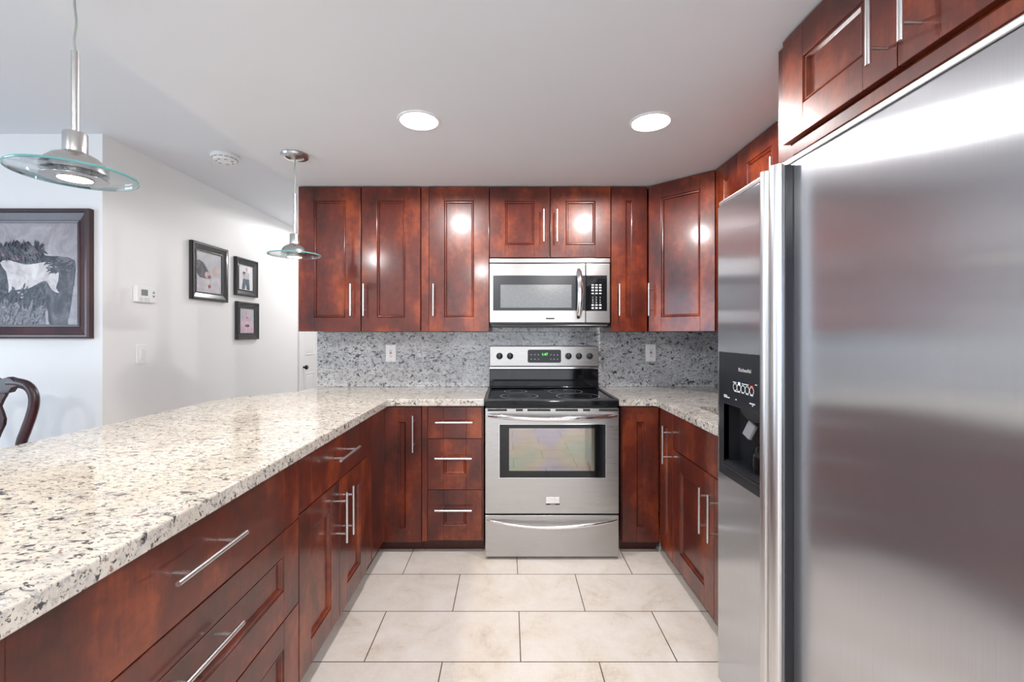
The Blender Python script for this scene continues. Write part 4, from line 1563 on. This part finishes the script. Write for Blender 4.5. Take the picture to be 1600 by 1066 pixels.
def strokes(nm, mat, n, bx_, ang, ln, wd, y):
    mb = MB()
    for _ in range(n):
        c = crop(rs.uniform(bx_[0], bx_[1]), rs.uniform(bx_[2], bx_[3]))
        a = rs.gauss(ang, 0.45)
        l_, w_ = ln * rs.uniform(0.5, 1.3), wd * rs.uniform(0.5, 1.3)
        pts = [(-l_, 0), (-l_ * 0.3, w_), (l_ * 0.5, w_ * 0.7), (l_, 0), (l_ * 0.4, -w_), (-l_ * 0.4, -w_ * 0.6)]
        flat_poly(mb, [(c[0] + x * math.cos(a) - z * math.sin(a), c[1] + x * math.sin(a) + z * math.cos(a)) for x, z in pts], y - rs.uniform(0, 0.0002))
    return mb.build(nm, mat, r)


strokes('brush_strokes', DARKH, 70, (5, 330, 620, 790), 1.2, 0.030, 0.007, -0.0138)
strokes('brush_strokes', GRASSP, 70, (5, 325, 740, 870), 1.3, 0.034, 0.008, -0.0142)
strokes('brush_strokes', MIDH, 60, (20, 330, 335, 430), 2.2, 0.030, 0.006, -0.0146)
strokes('brush_strokes', DARKH, 22, (20, 335, 315, 345), 1.5, 0.028, 0.004, -0.0150)
strokes('brush_strokes', SKYP, 30, (330, 500, 215, 380), 0.3, 0.034, 0.010, -0.0126)
strokes('brush_strokes', DARKH, 40, (345, 510, 420, 520), 0.1, 0.030, 0.005, -0.0138)

# ------------------------------------------------------------------ dining chair (faces the camera side, back near the wall)
cy = 2.20
KC = 700 / cy
cxw = (-14 - 795) / KC
chair = thing('dining_chair', 'dark mahogany dining chair with a curved open back against the dining wall', 'chair', (cxw, cy, 0))


def cpt(px, py, y=0.0):
    return ((px - (-14)) / KC, y, 1.311 - (py - 521) / KC)


def arc3(ps, sub=5):
    out = []
    P = [ps[0]] + ps + [ps[-1]]
    for i in range(1, len(P) - 2):
        for k in range(sub):
            t = k / sub
            a, b_, c_, d_ = [Vector(q) for q in P[i - 1:i + 3]]
            out.append(0.5 * ((2 * b_) + (-a + c_) * t + (2 * a - 5 * b_ + 4 * c_ - d_) * t * t + (-a + 3 * b_ - 3 * c_ + d_) * t ** 3))
    out.append(Vector(ps[-1]))
    return out


for s in (1, -1):
    pr = [cpt(14, 598.5), cpt(30, 599), cpt(44, 604), cpt(52, 616), cpt(53, 632), cpt(48, 652), cpt(40, 674), cpt(33, 695), (cpt(28, 720)[0], 0.0, 0.62), (0.205, -0.02, 0.46)]
    pr = [(p_[0] * s, p_[1], p_[2]) for p_ in pr]
    MB().tube(arc3(pr), 0.022, 12, flat=(0.8, 1.1), up=(0, 1, 0)).build('back_post', MAHOG, chair)
# crest
cz_ = lambda py: 1.311 - (py - 521) / KC
cp_ = []
half = [(0, 592), (6, 590.5), (12, 592), (18, 589.0), (25, 591), (33, 597), (34, 602), (26, 606), (22, 614), (14, 615), (0, 615)]
half = [((hx + 14) / KC if hx else 0.0, cz_(py)) for hx, py in half]
upper = [(0.0, cz_(586))] + [((px + 14) / KC, cz_(py)) for px, py in ((-2, 592), (8, 591.5), (16, 589), (22, 590.5), (28, 595), (34, 598))]
lower = [((px + 14) / KC, cz_(py)) for px, py in ((33, 603), (24, 606), (19, 613), (12, 615), (0, 614.5))] + [(0.0, cz_(614.5))]
right = upper + lower
left = [(-x, z) for x, z in right[::-1] if x > 1e-6]
MB().prism([(x, z) for x, z in right + left], -0.016, 0.016, 0.004, M=Matrix.Rotation(R(90), 4, 'X')).build('crest_rail', MAHOG, chair)
# vase splat
sp_r = [(13, 614), (6, 626), (2, 635), (6, 645), (9, 655), (8, 664), (2, 676), (-4, 690)]
sp = [((px + 14) / KC, cz_(py)) for px, py in sp_r] + [(0.035, 0.62), (0.055, 0.50), (0.065, 0.47)]
spl = sp + [(-x, z) for x, z in sp[::-1]]
MB().prism(spl, -0.008, 0.008, 0.003, M=Matrix.Rotation(R(90), 4, 'X')).build('splat', MAHOG, chair)
SEATF = art_mat('seat_fabric', (0.40, 0.37, 0.33), (0.48, 0.45, 0.40), (0.55, 0.51, 0.46), 60, 0.3, 0.8, coat=0.0)
tr = [(-0.215, 0.02), (0.215, 0.02), (0.255, -0.43), (-0.255, -0.43)]
MB().prism(tr, 0.395, 0.455, 0.006).build('seat_rail', MAHOG, chair)
tr2 = [(x * 0.93, y * 0.93 - 0.012) for x, y in tr]
MB().prism(tr2, 0.456, 0.49, 0.012).build('seat', SEATF, chair)
for s in (1, -1):
    MB().tube(arc3([(0.235 * s, -0.40, 0.40), (0.262 * s, -0.425, 0.33), (0.235 * s, -0.40, 0.18), (0.228 * s, -0.39, 0.07), (0.240 * s, -0.41, 0.02), (0.240 * s, -0.41, 0.001)]), [0.034] * 5 + [0.038] * 2 + [0.030] * 5 + [0.022] * 6 + [0.018] * 3 + [0.026] * 5, 12).build('leg', MAHOG, chair)
    MB().tube([(0.198 * s, 0.0, 0.40), (0.198 * s, 0.01, 0.2), (0.205 * s, 0.05, 0.001)], [0.020, 0.018, 0.017], 10).build('leg', MAHOG, chair)
